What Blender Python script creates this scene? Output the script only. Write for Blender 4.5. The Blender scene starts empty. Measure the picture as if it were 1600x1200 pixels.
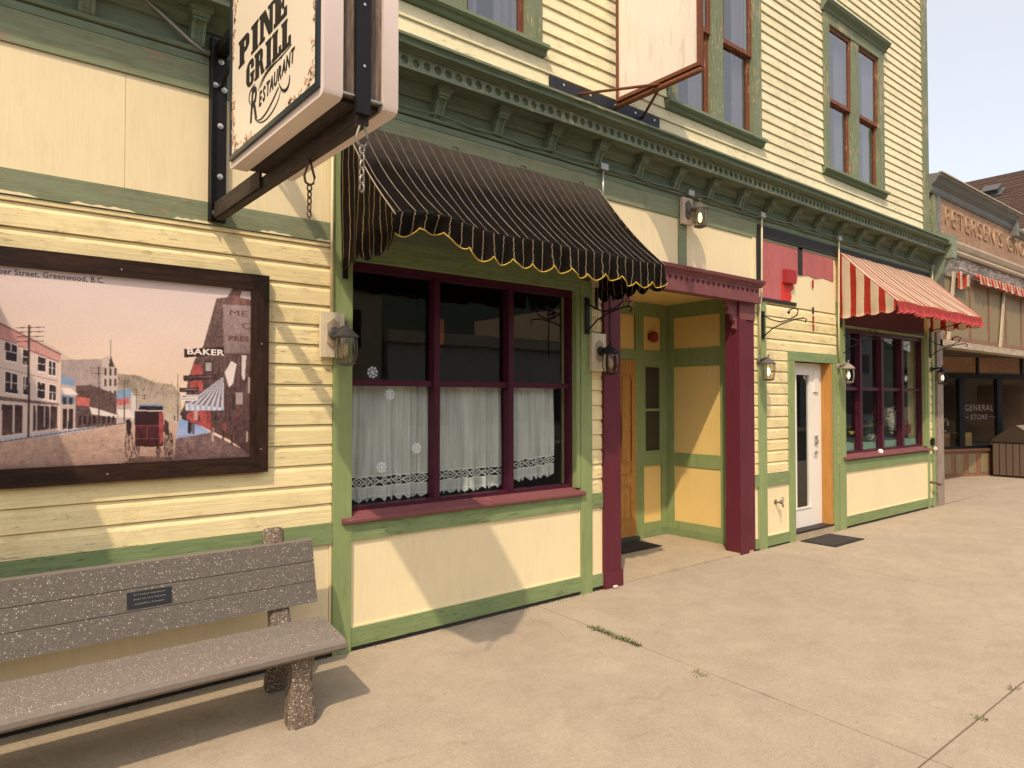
import bpy, bmesh, math, random
import numpy as np
from mathutils import Vector, Matrix
random.seed(7)
sc = bpy.context.scene
C = sc.collection
# ---------------------------------------------------------------- camera
CY, CZ = -4.7022, 1.83
yaw, pit = math.radians(50.992), math.radians(1.259)
fw = Vector((math.cos(yaw)*math.cos(pit), math.sin(yaw)*math.cos(pit), math.sin(pit)))
rt = Vector((math.sin(yaw), -math.cos(yaw), 0)); up = rt.cross(fw)
cam = bpy.data.objects.new('camera', bpy.data.cameras.new('camera')); C.objects.link(cam)
cam.matrix_world = Matrix(((rt.x, up.x, -fw.x, 0), (rt.y, up.y, -fw.y, CY), (rt.z, up.z, -fw.z, CZ), (0, 0, 0, 1)))
cam.data.sensor_width = 36; cam.data.lens = 36*1083.93/1600
cam.data.clip_start = .05; cam.data.clip_end = 3000
sc.camera = cam
# ---------------------------------------------------------------- light
SUNV = Vector((1, .827, -1.58)).normalized()
w = bpy.data.worlds.new('World'); sc.world = w; w.use_nodes = True
nt = w.node_tree; nt.nodes.clear()
sky = nt.nodes.new('ShaderNodeTexSky'); sky.sky_type = 'NISHITA'; sky.sun_disc = False
sky.sun_elevation = math.asin(-SUNV.z); sky.sun_rotation = math.atan2(-SUNV.x, -SUNV.y)
sky.dust_density = 6; sky.air_density = 1.2; sky.ozone_density = 1.5; sky.altitude = 700
mx = nt.nodes.new('ShaderNodeMix'); mx.data_type = 'RGBA'; mx.inputs[0].default_value = .45
SKYHAZE = (5.6, 5.1, 4.4, 1)
mx.inputs[7].default_value = SKYHAZE
nt.links.new(sky.outputs[0], mx.inputs[6])
bg = nt.nodes.new('ShaderNodeBackground'); bg.inputs[1].default_value = .15
nt.links.new(mx.outputs[2], bg.inputs[0])
wo = nt.nodes.new('ShaderNodeOutputWorld'); nt.links.new(bg.outputs[0], wo.inputs[0])
sl = bpy.data.lights.new('sun', 'SUN'); sl.energy = 2.05; sl.angle = math.radians(.8); sl.color = (1, .80, .58)
so = bpy.data.objects.new('sun', sl); C.objects.link(so); so.location = (-6, -8, 12)
so.rotation_euler = SUNV.to_track_quat('-Z', 'Y').to_euler()
sc.view_settings.view_transform = 'Standard'; sc.view_settings.look = 'None'
sc.view_settings.exposure = 0.68; sc.view_settings.gamma = 1

# ---------------------------------------------------------------- material helpers
def nmat(name):
    m = bpy.data.materials.new(name); m.use_nodes = True
    t = m.node_tree; b = t.nodes['Principled BSDF']; b.inputs['Specular IOR Level'].default_value = .25
    return m, t, b
def N(t, typ, **kw):
    n = t.nodes.new(typ)
    for k, v in kw.items(): setattr(n, k, v)
    return n
def pos(t, scale=(1, 1, 1), kind='w'):
    mp = N(t, 'ShaderNodeMapping'); mp.inputs['Scale'].default_value = scale
    if kind == 'w': g = N(t, 'ShaderNodeNewGeometry'); t.links.new(g.outputs['Position'], mp.inputs[0])
    elif kind == 'o': g = N(t, 'ShaderNodeTexCoord'); t.links.new(g.outputs['Object'], mp.inputs[0])
    else: g = N(t, 'ShaderNodeTexCoord'); t.links.new(g.outputs['UV'], mp.inputs[0])
    return mp.outputs[0]
def noise(t, v, scale, detail=4, rough=.55, dist=0):
    n = N(t, 'ShaderNodeTexNoise'); n.inputs['Scale'].default_value = scale; n.inputs['Detail'].default_value = detail
    n.inputs['Roughness'].default_value = rough; n.inputs['Distortion'].default_value = dist
    t.links.new(v, n.inputs['Vector']); return n.outputs['Fac']
def ramp(t, v, stops):
    r = N(t, 'ShaderNodeValToRGB'); e = r.color_ramp.elements
    while len(e) < len(stops): e.new(.5)
    for i, (p, c) in enumerate(stops):
        e[i].position = p
        if not isinstance(c, (tuple, list)): c = (c, c, c)
        e[i].color = (c[0], c[1], c[2], 1)
    t.links.new(v, r.inputs[0]); return r.outputs[0]
def mixc(t, f, a, b, mode='MIX'):
    m = N(t, 'ShaderNodeMix', data_type='RGBA', blend_type=mode)
    for i, x in ((0, f), (6, a), (7, b)):
        if hasattr(x, 'links'): t.links.new(x, m.inputs[i])
        elif i == 0: m.inputs[0].default_value = x
        else: m.inputs[i].default_value = (x[0], x[1], x[2], 1)
    return m.outputs[2]
def math_(t, op, a, b=0.0, c=None):
    m = N(t, 'ShaderNodeMath', operation=op)
    for i, x in enumerate((a, b) if c is None else (a, b, c)):
        if hasattr(x, 'links'): t.links.new(x, m.inputs[i])
        else: m.inputs[i].default_value = x
    return m.outputs[0]
def bump(t, b, h, strength=.3, dist=.01, prev=None):
    n = N(t, 'ShaderNodeBump'); n.inputs['Strength'].default_value = strength; n.inputs['Distance'].default_value = dist
    t.links.new(h, n.inputs['Height'])
    if prev is not None: t.links.new(prev, n.inputs['Normal'])
    t.links.new(n.outputs[0], b.inputs['Normal']); return n.outputs[0]
def setc(t, b, c): t.links.new(c, b.inputs['Base Color'])

def paint(name, col, axis='x', flake=.0, under=(.22, .17, .12), dirt=.25, rough=.6, grain=.25, speck=0.0, var=.14, tone=.045, grime=.30):
    """brushed paint on boards: grain along one axis, patchy fading, cracks and flakes down to the wood"""
    m, t, b = nmat(name)
    st = {'x': (1.2, 26, 26), 'z': (26, 26, 1.2), 'n': (8, 8, 8)}[axis]
    g = noise(t, pos(t, st), 3.0, 6, .6)
    big = noise(t, pos(t), 1.7, 4, .6)
    fine = noise(t, pos(t), 55, 3, .6)
    c = mixc(t, ramp(t, big, [(.3, 0), (.75, 1)]), col, tuple(x*(1-var) for x in col))
    c = mixc(t, math_(t, 'MULTIPLY', ramp(t, g, [(.35, 1), (.6, 0)]), dirt), c, tuple(x*.55 for x in col))
    if speck:
        sp = ramp(t, noise(t, pos(t, (14, 40, 40)), 4, 3, .7), [(.60, 0), (.66, 1)])
        msk = ramp(t, noise(t, pos(t), 1.1, 4, .6), [(.42, 0), (.62, 1)])
        c = mixc(t, math_(t, 'MULTIPLY', math_(t, 'MULTIPLY', sp, msk), speck), c, (.20, .17, .11))
    oi = N(t, 'ShaderNodeObjectInfo'); tv = math_(t, 'ADD', 1.0-tone, math_(t, 'MULTIPLY', oi.outputs['Random'], tone*2))
    cmb = N(t, 'ShaderNodeCombineColor'); t.links.new(tv, cmb.inputs[0]); t.links.new(tv, cmb.inputs[1]); t.links.new(math_(t, 'MULTIPLY', tv, math_(t, 'ADD', 1.0-tone, math_(t, 'MULTIPLY', oi.outputs['Random'], tone))), cmb.inputs[2])
    c = mixc(t, 1.0, c, cmb.outputs[0], 'MULTIPLY')
    # grime streaks and pin-holes
    gs = ramp(t, noise(t, pos(t, (6, 6, 1.1) if axis != 'x' else (2.2, 6, 5)), 2.4, 6, .7), [(.52, 0), (.72, 1)])
    c = mixc(t, math_(t, 'MULTIPLY', gs, grime), c, (.30, .23, .13), 'MULTIPLY')
    vh = N(t, 'ShaderNodeTexVoronoi'); vh.inputs['Scale'].default_value = 6.0; t.links.new(pos(t), vh.inputs['Vector'])
    c = mixc(t, math_(t, 'MULTIPLY', ramp(t, vh.outputs['Distance'], [(.022, 1), (.030, 0)]), .6), c, tuple(x*.25 for x in col))
    h = g
    if flake:
        st2 = {'x': (3.5, 22, 22), 'z': (22, 22, 3.5), 'n': (9, 9, 9)}[axis]
        f1 = noise(t, pos(t, st2), 2.2, 7, .7)
        f2 = noise(t, pos(t), 1.3, 3, .6)
        thr = math_(t, 'ADD', f1, math_(t, 'MULTIPLY', f2, .35))
        fk = ramp(t, thr, [(.90-flake*.35, 0), (.925-flake*.35, 1)])
        c = mixc(t, fk, c, mixc(t, fine, under, tuple(x*2.0 for x in under)))
        h = math_(t, 'SUBTRACT', g, fk)
    setc(t, b, c); b.inputs['Roughness'].default_value = rough
    bump(t, b, math_(t, 'ADD', h, math_(t, 'MULTIPLY', fine, .3)), grain, .004)
    return m
def plain(name, col, rough=.5, metal=0, spec=.3, nz=.15, scale=20):
    m, t, b = nmat(name)
    n = noise(t, pos(t), scale, 4, .6)
    setc(t, b, mixc(t, n, tuple(x*(1-nz) for x in col), tuple(min(1, x*(1+nz)) for x in col)))
    b.inputs['Roughness'].default_value = rough; b.inputs['Metallic'].default_value = metal
    b.inputs['Specular IOR Level'].default_value = spec
    bump(t, b, n, .08, .003)
    return m
def glassm(name, tint=(.93, .95, .93), dark=0.0, ior=1.52, rough=0.01):
    m = bpy.data.materials.new(name); m.use_nodes = True; t = m.node_tree; t.nodes.clear()
    o = N(t, 'ShaderNodeOutputMaterial'); mixs = N(t, 'ShaderNodeMixShader')
    tr = N(t, 'ShaderNodeBsdfTransparent'); tr.inputs[0].default_value = (*tint, 1)
    gl = N(t, 'ShaderNodeBsdfGlossy'); gl.inputs['Roughness'].default_value = rough
    ge = N(t, 'ShaderNodeNewGeometry'); dt = N(t, 'ShaderNodeVectorMath', operation='DOT_PRODUCT'); t.links.new(ge.outputs['Incoming'], dt.inputs[0]); t.links.new(ge.outputs['Normal'], dt.inputs[1])
    f0 = ((ior-1)/(ior+1))**2; cs = math_(t, 'ABSOLUTE', dt.outputs['Value'])
    sch = math_(t, 'ADD', f0, math_(t, 'MULTIPLY', 1-f0, math_(t, 'POWER', math_(t, 'SUBTRACT', 1.0, cs), 5.0)))
    sch = math_(t, 'MULTIPLY', sch, math_(t, 'SUBTRACT', 1.0, ge.outputs['Backfacing']))     # one reflection per pane
    f = math_(t, 'MINIMUM', math_(t, 'MULTIPLY', sch, 1.7), 1.0)
    t.links.new(f, mixs.inputs[0]); t.links.new(tr.outputs[0], mixs.inputs[1]); t.links.new(gl.outputs[0], mixs.inputs[2])
    t.links.new(mixs.outputs[0], o.inputs[0]); return m
def emis(name, col, s):
    m, t, b = nmat(name); b.inputs['Emission Color'].default_value = (*col, 1); b.inputs['Emission Strength'].default_value = s
    b.inputs['Base Color'].default_value = (*col, 1); return m

YEL = (.76, .60, .25)
M = {}
M['siding'] = paint('lower_siding_paint', (.90, .755, .42), 'x', .28, under=(.36, .28, .17), dirt=.36, grain=.6, speck=.55)
M['siding_up'] = paint('upper_siding_paint', (.90, .81, .54), 'x', .34, under=(.40, .34, .22), dirt=.2, grain=.5, speck=.9)
M['panel'] = paint('cream_panel_paint', (.86, .73, .46), 'z', .0, dirt=.10, grain=.18, speck=.05, var=.06, grime=.11, tone=.02)
M['entry_panel'] = paint('entry_panel_paint', (.80, .58, .22), 'z', .0, dirt=.06, grain=.15, var=.05, grime=.10, tone=.02)
M['green'] = paint('green_trim_paint', (.245, .325, .150), 'x', .34, under=(.09, .11, .06), dirt=.55, grain=.5)
M['green_v'] = paint('green_post_paint', (.275, .345, .150), 'z', .16, under=(.13, .15, .08), dirt=.25, grain=.3)
M['green_up'] = paint('faded_green_cornice_paint', (.195, .245, .165), 'x', .22, under=(.09, .09, .06), dirt=.6, grain=.6)
M['green_mid'] = paint('faded_green_band_paint', (.250, .285, .175), 'x', .40, under=(.22, .16, .10), dirt=.45, grain=.5)
M['green_edge'] = paint('peeling_fascia_paint', (.235, .28, .195), 'x', .30, under=(.36, .31, .20), dirt=.4, grain=.5)
M['green_win'] = paint('weathered_window_green_paint', (.215, .255, .15), 'z', .45, under=(.30, .24, .15), dirt=.5, grain=.6)
M['purple'] = paint('plum_trim_paint', (.065, .010, .025), 'z', .0, dirt=.2, grain=.2, rough=.42)
M['purple_post'] = paint('plum_post_paint', (.125, .022, .036), 'z', .0, dirt=.15, grain=.2, rough=.5)
M['purple_l'] = paint('sunfaded_plum_paint', (.22, .075, .080), 'x', .22, under=(.30, .20, .20), dirt=.3, grain=.4)
M['sash_red'] = paint('rust_red_sash_paint', (.22, .075, .042), 'z', .4, under=(.30, .17, .08), dirt=.4, grain=.5)
M['white_door'] = paint('white_door_paint', (.80, .76, .70), 'n', 0, grime=.05, dirt=.04, grain=.05, rough=.4, var=.04)
M['orange'] = paint('bare_orange_jamb_wood', (.52, .25, .065), 'z', .0, dirt=.3, grain=.3)
M['black_trim'] = paint('black_trim_paint', (.030, .028, .030), 'x', .05, dirt=.2, grain=.3)
M['pink'] = paint('washed_red_panel_paint', (.54, .155, .155), 'z', .15, under=(.62, .42, .30), dirt=.25, grain=.3, var=.25)
M['redbox'] = paint('old_red_block_paint', (.42, .035, .035), 'n', .12, under=(.2, .1, .1))
M['cream_l'] = paint('cream_mount_paint', (.72, .62, .45), 'z', .1, dirt=.3)
M['rust_mount'] = paint('peeling_mount_wood', (.62, .50, .40), 'z', .30, under=(.20, .09, .05), dirt=.4)
M['black_metal'] = plain('black_iron', (.014, .013, .013), .45, .3)
M['grey_metal'] = plain('galvanised_steel', (.42, .41, .38), .45, .7)
M['bolt'] = plain('zinc_bolt', (.62, .60, .56), .35, .8)
M['conduit'] = plain('painted_conduit', (.16, .19, .12), .5, .1)
M['conduit_c'] = plain('cream_conduit', (.66, .58, .36), .5, .1)
M['glass'] = glassm('window_glass')
M['glass_up'] = glassm('old_window_glass', (.80, .82, .85), ior=2.2, rough=.03)
M['glass_lamp'] = glassm('lamp_glass', (.86, .82, .72), ior=1.45, rough=.12)
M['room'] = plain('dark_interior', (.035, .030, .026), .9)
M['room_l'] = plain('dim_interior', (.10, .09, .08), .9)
M['bulb'] = emis('lit_bulb', (1, .72, .34), 2.2)
M['bulb_w'] = emis('white_bulb', (1, .93, .82), 1.0)

# oak door
def wood(name, c1, c2, axis='z', rough=.4, sc_=1.0, b_=.15):
    m, t, b = nmat(name)
    st = {'z': (9, 9, .9), 'x': (.9, 9, 9), 'y': (9, .9, 9)}[axis]
    g = noise(t, pos(t, tuple(s*sc_ for s in st)), 3.2, 8, .65, .6)
    g2 = noise(t, pos(t, tuple(s*sc_*4 for s in st)), 4, 4, .6)
    c = mixc(t, ramp(t, g, [(.35, 0), (.65, 1)]), c1, c2)
    c = mixc(t, math_(t, 'MULTIPLY', ramp(t, g2, [(.4, 1), (.55, 0)]), .45), c, tuple(x*.45 for x in c1))
    setc(t, b, c); b.inputs['Roughness'].default_value = rough
    bump(t, b, g2, b_, .004); return m
M['oak'] = wood('varnished_oak', (.46, .215, .055), (.58, .30, .085), 'z', .35)
M['frame_wood'] = wood('dark_stained_frame_wood', (.016, .008, .006), (.048, .023, .012), 'x', .42)
M['frame_wood_v'] = wood('dark_stained_frame_wood_upright', (.016, .008, .006), (.050, .024, .012), 'z', .42)
M['sign_wood'] = wood('weathered_sign_timber', (.12, .085, .065), (.26, .20, .155), 'z', .8, 1.3, .5)
M['beam_wood'] = wood('dark_beam_timber', (.030, .022, .018), (.075, .055, .042), 'y', .7, 1.2, .4)
M['grey_post'] = wood('weathered_grey_timber', (.24, .185, .15), (.40, .32, .27), 'z', .85, 1.2, .5)
M['grey_beam'] = wood('bleached_timber', (.34, .27, .20), (.58, .50, .38), 'x', .85, 1.2, .5)

def concrete(name, base, dark, speckle=.8, crack=0):
    m, t, b = nmat(name)
    a = noise(t, pos(t), .9, 5, .6); a2 = noise(t, pos(t), 5.5, 5, .65); f = noise(t, pos(t), 105, 4, .75); f2 = noise(t, pos(t), 420, 2, .6)
    c = mixc(t, ramp(t, a, [(.32, 0), (.7, 1)]), base, dark)
    c = mixc(t, math_(t, 'MULTIPLY', ramp(t, a2, [(.42, 1), (.62, 0)]), .28), c, tuple(x*.72 for x in base))
    c = mixc(t, math_(t, 'MULTIPLY', ramp(t, f, [(.34, 1), (.46, 0)]), speckle), c, tuple(x*.5 for x in dark))
    c = mixc(t, math_(t, 'MULTIPLY', ramp(t, f, [(.58, 0), (.7, 1)]), speckle), c, tuple(min(1, x*1.35) for x in base))
    mid = noise(t, pos(t), 42, 5, .75)
    c = mixc(t, math_(t, 'MULTIPLY', ramp(t, mid, [(.36, 1), (.50, 0)]), .30*min(1, speckle)), c, tuple(x*.55 for x in dark))
    c = mixc(t, math_(t, 'MULTIPLY', ramp(t, mid, [(.54, 0), (.68, 1)]), .35*min(1, speckle)), c, tuple(min(1, x*1.35) for x in base))
    v = N(t, 'ShaderNodeTexVoronoi'); v.inputs['Scale'].default_value = 3.1; t.links.new(pos(t), v.inputs['Vector'])
    st = ramp(t, math_(t, 'ADD', v.outputs['Distance'], math_(t, 'MULTIPLY', a2, .1)), [(.075, 1), (.10, 0)])
    c = mixc(t, math_(t, 'MULTIPLY', st, .22), c, tuple(x*.35 for x in dark))
    blot = ramp(t, noise(t, pos(t), 2.1, 7, .7, .4), [(.40, 0), (.50, .35), (.62, 1)])
    c = mixc(t, math_(t, 'MULTIPLY', blot, .14), c, tuple(min(1, x*1.5) for x in base))
    blot2 = ramp(t, noise(t, pos(t, (1, 2.2, 1)), 3.3, 8, .72, .8), [(.54, 0), (.70, 1)])
    c = mixc(t, math_(t, 'MULTIPLY', blot2, .24), c, tuple(x*.45 for x in dark))
    v3 = N(t, 'ShaderNodeTexVoronoi', feature='DISTANCE_TO_EDGE'); v3.inputs['Scale'].default_value = .42
    nv = N(t, 'ShaderNodeTexNoise'); nv.inputs['Scale'].default_value = 3.0; nv.inputs['Detail'].default_value = 6; t.links.new(pos(t), nv.inputs['Vector'])
    vm = N(t, 'ShaderNodeVectorMath', operation='MULTIPLY_ADD'); t.links.new(nv.outputs['Color'], vm.inputs[0]); vm.inputs[1].default_value = (.35, .35, .35); t.links.new(pos(t), vm.inputs[2]); t.links.new(vm.outputs[0], v3.inputs['Vector'])
    ck = math_(t, 'MULTIPLY', ramp(t, v3.outputs['Distance'], [(.0012, 1), (.0035, 0)]), ramp(t, noise(t, pos(t), .8, 3), [(.50, 0), (.56, 1)]))
    c = mixc(t, math_(t, 'MULTIPLY', ck, .22), c, (.09, .07, .05))
    v4 = N(t, 'ShaderNodeTexVoronoi'); v4.inputs['Scale'].default_value = 9; t.links.new(pos(t), v4.inputs['Vector'])
    c = mixc(t, math_(t, 'MULTIPLY', math_(t, 'MULTIPLY', ramp(t, v4.outputs['Distance'], [(.07, 1), (.10, 0)]), ramp(t, a2, [(.52, 0), (.56, 1)])), .45), c, (.14, .11, .08))
    setc(t, b, c); b.inputs['Roughness'].default_value = .92; b.inputs['Specular IOR Level'].default_value = .15
    bump(t, b, math_(t, 'ADD', math_(t, 'MULTIPLY', f, .6), math_(t, 'MULTIPLY', f2, .3)), .35, .004)
    return m
M['walk'] = concrete('sidewalk_concrete', (.425, .352, .262), (.362, .300, .224))
M['walk2'] = concrete('entry_slab_concrete', (.46, .37, .255), (.40, .32, .22))
M['dirt'] = plain('joint_dirt', (.07, .055, .035), .95, nz=.4, scale=60)
M['asphalt'] = concrete('road_asphalt', (.060, .056, .052), (.045, .043, .040), .4)

def pebbles(name, base, scale, white=.1, contrast=1.0, bumps=.5, dens=.5):
    m, t, b = nmat(name)
    v = N(t, 'ShaderNodeTexVoronoi'); v.inputs['Scale'].default_value = scale; v.inputs['Randomness'].default_value = 1
    dn = noise(t, pos(t), scale*.9, 2)
    t.links.new(pos(t), v.inputs['Vector'])
    sep = N(t, 'ShaderNodeSeparateColor'); t.links.new(v.outputs['Color'], sep.inputs[0])
    stone = ramp(t, sep.outputs[0], [(0, (.03, .026, .022)), (.3, (.09, .07, .05)), (.55, (.20, .14, .09)), (.8, (.34, .26, .18)), (1-white, (.42, .34, .25)), (1-white+.01, (.66, .60, .50))])
    ins = ramp(t, v.outputs['Distance'], [(.30*dens+.12, 1), (.30*dens+.2, 0)])
    sel = ramp(t, sep.outputs[1], [(1-contrast-.001, 0), (1-contrast+.01, 1)]) if contrast < 1 else ins
    msk = math_(t, 'MULTIPLY', ins, sel)
    n = noise(t, pos(t), 60, 4, .6)
    bs = mixc(t, n, tuple(x*.75 for x in base), tuple(x*1.25 for x in base))
    # finer second layer of chips
    v2 = N(t, 'ShaderNodeTexVoronoi'); v2.inputs['Scale'].default_value = scale*2.1; t.links.new(pos(t), v2.inputs['Vector'])
    s2 = N(t, 'ShaderNodeSeparateColor'); t.links.new(v2.outputs['Color'], s2.inputs[0])
    m2 = math_(t, 'MULTIPLY', ramp(t, v2.outputs['Distance'], [(.25, 1), (.33, 0)]), ramp(t, s2.outputs[0], [(.62, 0), (.64, 1)]))
    bs = mixc(t, math_(t, 'MULTIPLY', m2, .7), bs, ramp(t, s2.outputs[2], [(0, (.03, .025, .02)), (.6, (.16, .12, .09)), (.85, (.40, .34, .27)), (.97, (.7, .62, .5))]))
    c = mixc(t, msk, bs, stone); setc(t, b, c); b.inputs['Roughness'].default_value = .75
    bump(t, b, math_(t, 'ADD', math_(t, 'MULTIPLY', msk, .6), math_(t, 'MULTIPLY', n, .6)), bumps, .005); return m
M['terrazzo'] = pebbles('ground_terrazzo', (.115, .102, .088), 125, .16, .65, .2, .55)
M['aggregate'] = pebbles('exposed_aggregate', (.16, .125, .095), 110, .16, 1.0, .9, 1.0)
M['seat_edge'] = plain('worn_cement_edge', (.185, .155, .130), .8, nz=.25, scale=30)

# striped canvas: stripe along u (metres)
def canvas(name, base, line, pitch, width, wob=.0, dust=None, hem=None, rough=.85, seam=0):
    m, t, b = nmat(name)
    uv = N(t, 'ShaderNodeUVMap'); sp = N(t, 'ShaderNodeSeparateXYZ'); t.links.new(uv.outputs[0], sp.inputs[0])
    u, v = sp.outputs[0], sp.outputs[1]
    if wob: u = math_(t, 'ADD', u, math_(t, 'MULTIPLY', math_(t, 'SUBTRACT', noise(t, pos(t, (1, 1, 1), 'u'), 5, 2), .5), wob))
    fr = math_(t, 'FRACT', math_(t, 'DIVIDE', u, pitch))
    msk = math_(t, 'LESS_THAN', math_(t, 'ABSOLUTE', math_(t, 'SUBTRACT', fr, .5)), width/pitch/2)
    n = noise(t, pos(t), 9, 5, .6)
    bb = mixc(t, n, tuple(x*.75 for x in base), tuple(min(1, x*1.3) for x in base))
    ll = mixc(t, n, tuple(x*.8 for x in line), line)
    c = mixc(t, msk, bb, ll)
    if dust:
        f = math_(t, 'MULTIPLY', ramp(t, math_(t, 'ADD', v, math_(t, 'MULTIPLY', n, .35)), [(.05, 1), (.62, 0)]), dust[3])
        c = mixc(t, f, c, dust[:3])
    setc(t, b, c); b.inputs['Roughness'].default_value = rough; b.inputs['Specular IOR Level'].default_value = .1
    bump(t, b, math_(t, 'ADD', noise(t, pos(t), 300, 2), math_(t, 'MULTIPLY', noise(t, pos(t), 14, 4), 2.0)), .25, .006)
    return m
M['canvas'] = canvas('black_pinstripe_canvas', (.016, .012, .010), (.50, .44, .33), .098, .0065, .018, (.17, .14, .115, .95))
M['canvas_side'] = canvas('black_pinstripe_canvas_side', (.019, .014, .010), (.46, .33, .16), .082, .008, .055)
M['canvas_val'] = canvas('black_pinstripe_valance', (.017, .013, .010), (.42, .34, .22), .092, .008, .03)
M['canvas_red'] = canvas('red_cream_striped_canvas', (.56, .13, .075), (.92, .80, .62), .165, .098, .004, (.76, .58, .42, .25))
M['canvas_red_side'] = canvas('red_cream_striped_side', (.50, .055, .03), (.90, .76, .56), .2, .115, .01)
M['canvas_pink'] = plain('pink_red_valance', (.62, .10, .10), .85, nz=.2)
M['hem_y'] = plain('yellow_hem_binding', (.60, .40, .06), .8)
M['hem_p'] = plain('pink_hem_binding', (.62, .14, .14), .8)

# ---------------------------------------------------------------- mesh helpers
def tri(bm): return bm
def box(bm, x0, x1, y0, y1, z0, z1):
    vs = [bm.verts.new(p) for p in ((x0, y0, z0), (x1, y0, z0), (x1, y1, z0), (x0, y1, z0), (x0, y0, z1), (x1, y0, z1), (x1, y1, z1), (x0, y1, z1))]
    for f in ((0, 3, 2, 1), (4, 5, 6, 7), (0, 1, 5, 4), (1, 2, 6, 5), (2, 3, 7, 6), (3, 0, 4, 7)): bm.faces.new([vs[i] for i in f])
    return vs
def quad(bm, *ps):
    return bm.faces.new([bm.verts.new(p) for p in ps])
def prism(bm, prof, a0, a1, axis='x'):
    """extrude closed profile; axis x: prof=(y,z); axis y: prof=(x,z); axis z: prof=(x,y)"""
    def P(p, a): return {'x': (a, p[0], p[1]), 'y': (p[0], a, p[1]), 'z': (p[0], p[1], a)}[axis]
    A = [bm.verts.new(P(p, a0)) for p in prof]; B = [bm.verts.new(P(p, a1)) for p in prof]
    n = len(prof)
    for i in range(n): bm.faces.new((A[i], A[(i+1) % n], B[(i+1) % n], B[i]))
    bm.faces.new(list(reversed(A))); bm.faces.new(B)
def tube(bm, pts, r, seg=8, closed=False):
    pts = [Vector(p) for p in pts]; rings = []; n = len(pts)
    for i, p in enumerate(pts):
        d = (pts[(i+1) % n]-pts[i-1]) if closed else (pts[min(i+1, n-1)]-pts[max(i-1, 0)])
        d.normalize(); a = Vector((0, 0, 1)) if abs(d.z) < .9 else Vector((1, 0, 0))
        u = d.cross(a).normalized(); v = d.cross(u)
        rr = r[i] if isinstance(r, (list, tuple)) else r
        rings.append([bm.verts.new(p+u*math.cos(k*math.tau/seg)*rr+v*math.sin(k*math.tau/seg)*rr) for k in range(seg)])
    m = n if closed else n-1
    for i in range(m):
        A, B = rings[i], rings[(i+1) % n]
        for k in range(seg): bm.faces.new((A[k], A[(k+1) % seg], B[(k+1) % seg], B[k]))
    if not closed: bm.faces.new(list(reversed(rings[0]))); bm.faces.new(rings[-1])
def lathe(bm, prof, c, seg=12, phase=0, cap=True):
    rings = [[bm.verts.new((c[0]+r*math.cos(phase+k*math.tau/seg), c[1]+r*math.sin(phase+k*math.tau/seg), c[2]+z)) for k in range(seg)] for r, z in prof]
    for A, B in zip(rings, rings[1:]):
        for k in range(seg): bm.faces.new((A[k], A[(k+1) % seg], B[(k+1) % seg], B[k]))
    if cap: bm.faces.new(list(reversed(rings[0]))); bm.faces.new(rings[-1])
def lathe_y(bm, prof, c, seg=12, phase=0):
    """axis along -y: prof=(r, dist towards viewer)"""
    rings = [[bm.verts.new((c[0]+r*math.cos(phase+k*math.tau/seg), c[1]-d, c[2]+r*math.sin(phase+k*math.tau/seg))) for k in range(seg)] for r, d in prof]
    for A, B in zip(rings, rings[1:]):
        for k in range(seg): bm.faces.new((A[k], A[(k+1) % seg], B[(k+1) % seg], B[k]))
    bm.faces.new(list(reversed(rings[0]))); bm.faces.new(rings[-1])
def bevel(bm, w=.004, seg=1, ang=.6):
    es = [e for e in bm.edges if len(e.link_faces) == 2 and e.calc_face_angle(0) > ang]
    if es: bmesh.ops.bevel(bm, geom=es, offset=w, segments=seg, affect='EDGES', clamp_overlap=True)
def mk(name, bm, m, parent=None, smooth=False, fix=True):
    if fix: bmesh.ops.recalc_face_normals(bm, faces=bm.faces)
    me = bpy.data.meshes.new(name); bm.to_mesh(me); bm.free()
    for x in (m if isinstance(m, (list, tuple)) else [m]): me.materials.append(x)
    if smooth:
        for p in me.polygons: p.use_smooth = True
        if smooth == 'auto': me.set_sharp_from_angle(angle=.7)
    o = bpy.data.objects.new(name, me); C.objects.link(o)
    if parent:
        o.parent = parent
        o.matrix_parent_inverse = Matrix.Translation(-wloc(parent))
    return o
def wloc(p): return Vector(p.location)
def bx(name, m, parent, *d, bev=.003, **kw):
    bm = bmesh.new(); box(bm, *d)
    if bev: bevel(bm, bev)
    return mk(name, bm, m, parent, **kw)
def thing(name, label, cat, loc=(0, 0, 0), group=None):
    o = bpy.data.objects.new(name, None); C.objects.link(o); o.location = loc; o.empty_display_size = .1
    o['label'] = label; o['category'] = cat
    if group: o['group'] = group
    return o
def tag(o, label=None, cat=None, group=None, kind=None):
    if label: o['label'] = label
    if cat: o['category'] = cat
    if group: o['group'] = group
    if kind: o['kind'] = kind
    return o
def share(o, parent, loc, name=None, rot=None, scale=None):
    """copy a part (sharing its mesh) and place it under parent; loc is world"""
    c = o.copy(); C.objects.link(c); c.parent = parent; c.matrix_parent_inverse = Matrix.Translation(-wloc(parent)) if parent else Matrix()
    c.location = loc
    if rot: c.rotation_euler = rot
    if scale: c.scale = scale
    return c
def text_bm(s, size=1.0, extrude=.002, offset=0.0, shear=0, spacing=1.0, align='CENTER'):
    cu = bpy.data.curves.new('txt', 'FONT'); cu.body = s; cu.size = size; cu.extrude = extrude; cu.offset = offset; cu.shear = shear
    cu.space_character = spacing; cu.align_x = align; cu.align_y = 'CENTER'; cu.resolution_u = 3
    o = bpy.data.objects.new('txt', cu); C.objects.link(o)
    dg = bpy.context.evaluated_depsgraph_get(); me = bpy.data.meshes.new_from_object(o.evaluated_get(dg))
    bm = bmesh.new(); bm.from_mesh(me); bpy.data.objects.remove(o); bpy.data.meshes.remove(me); bpy.data.curves.remove(cu)
    return bm
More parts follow.
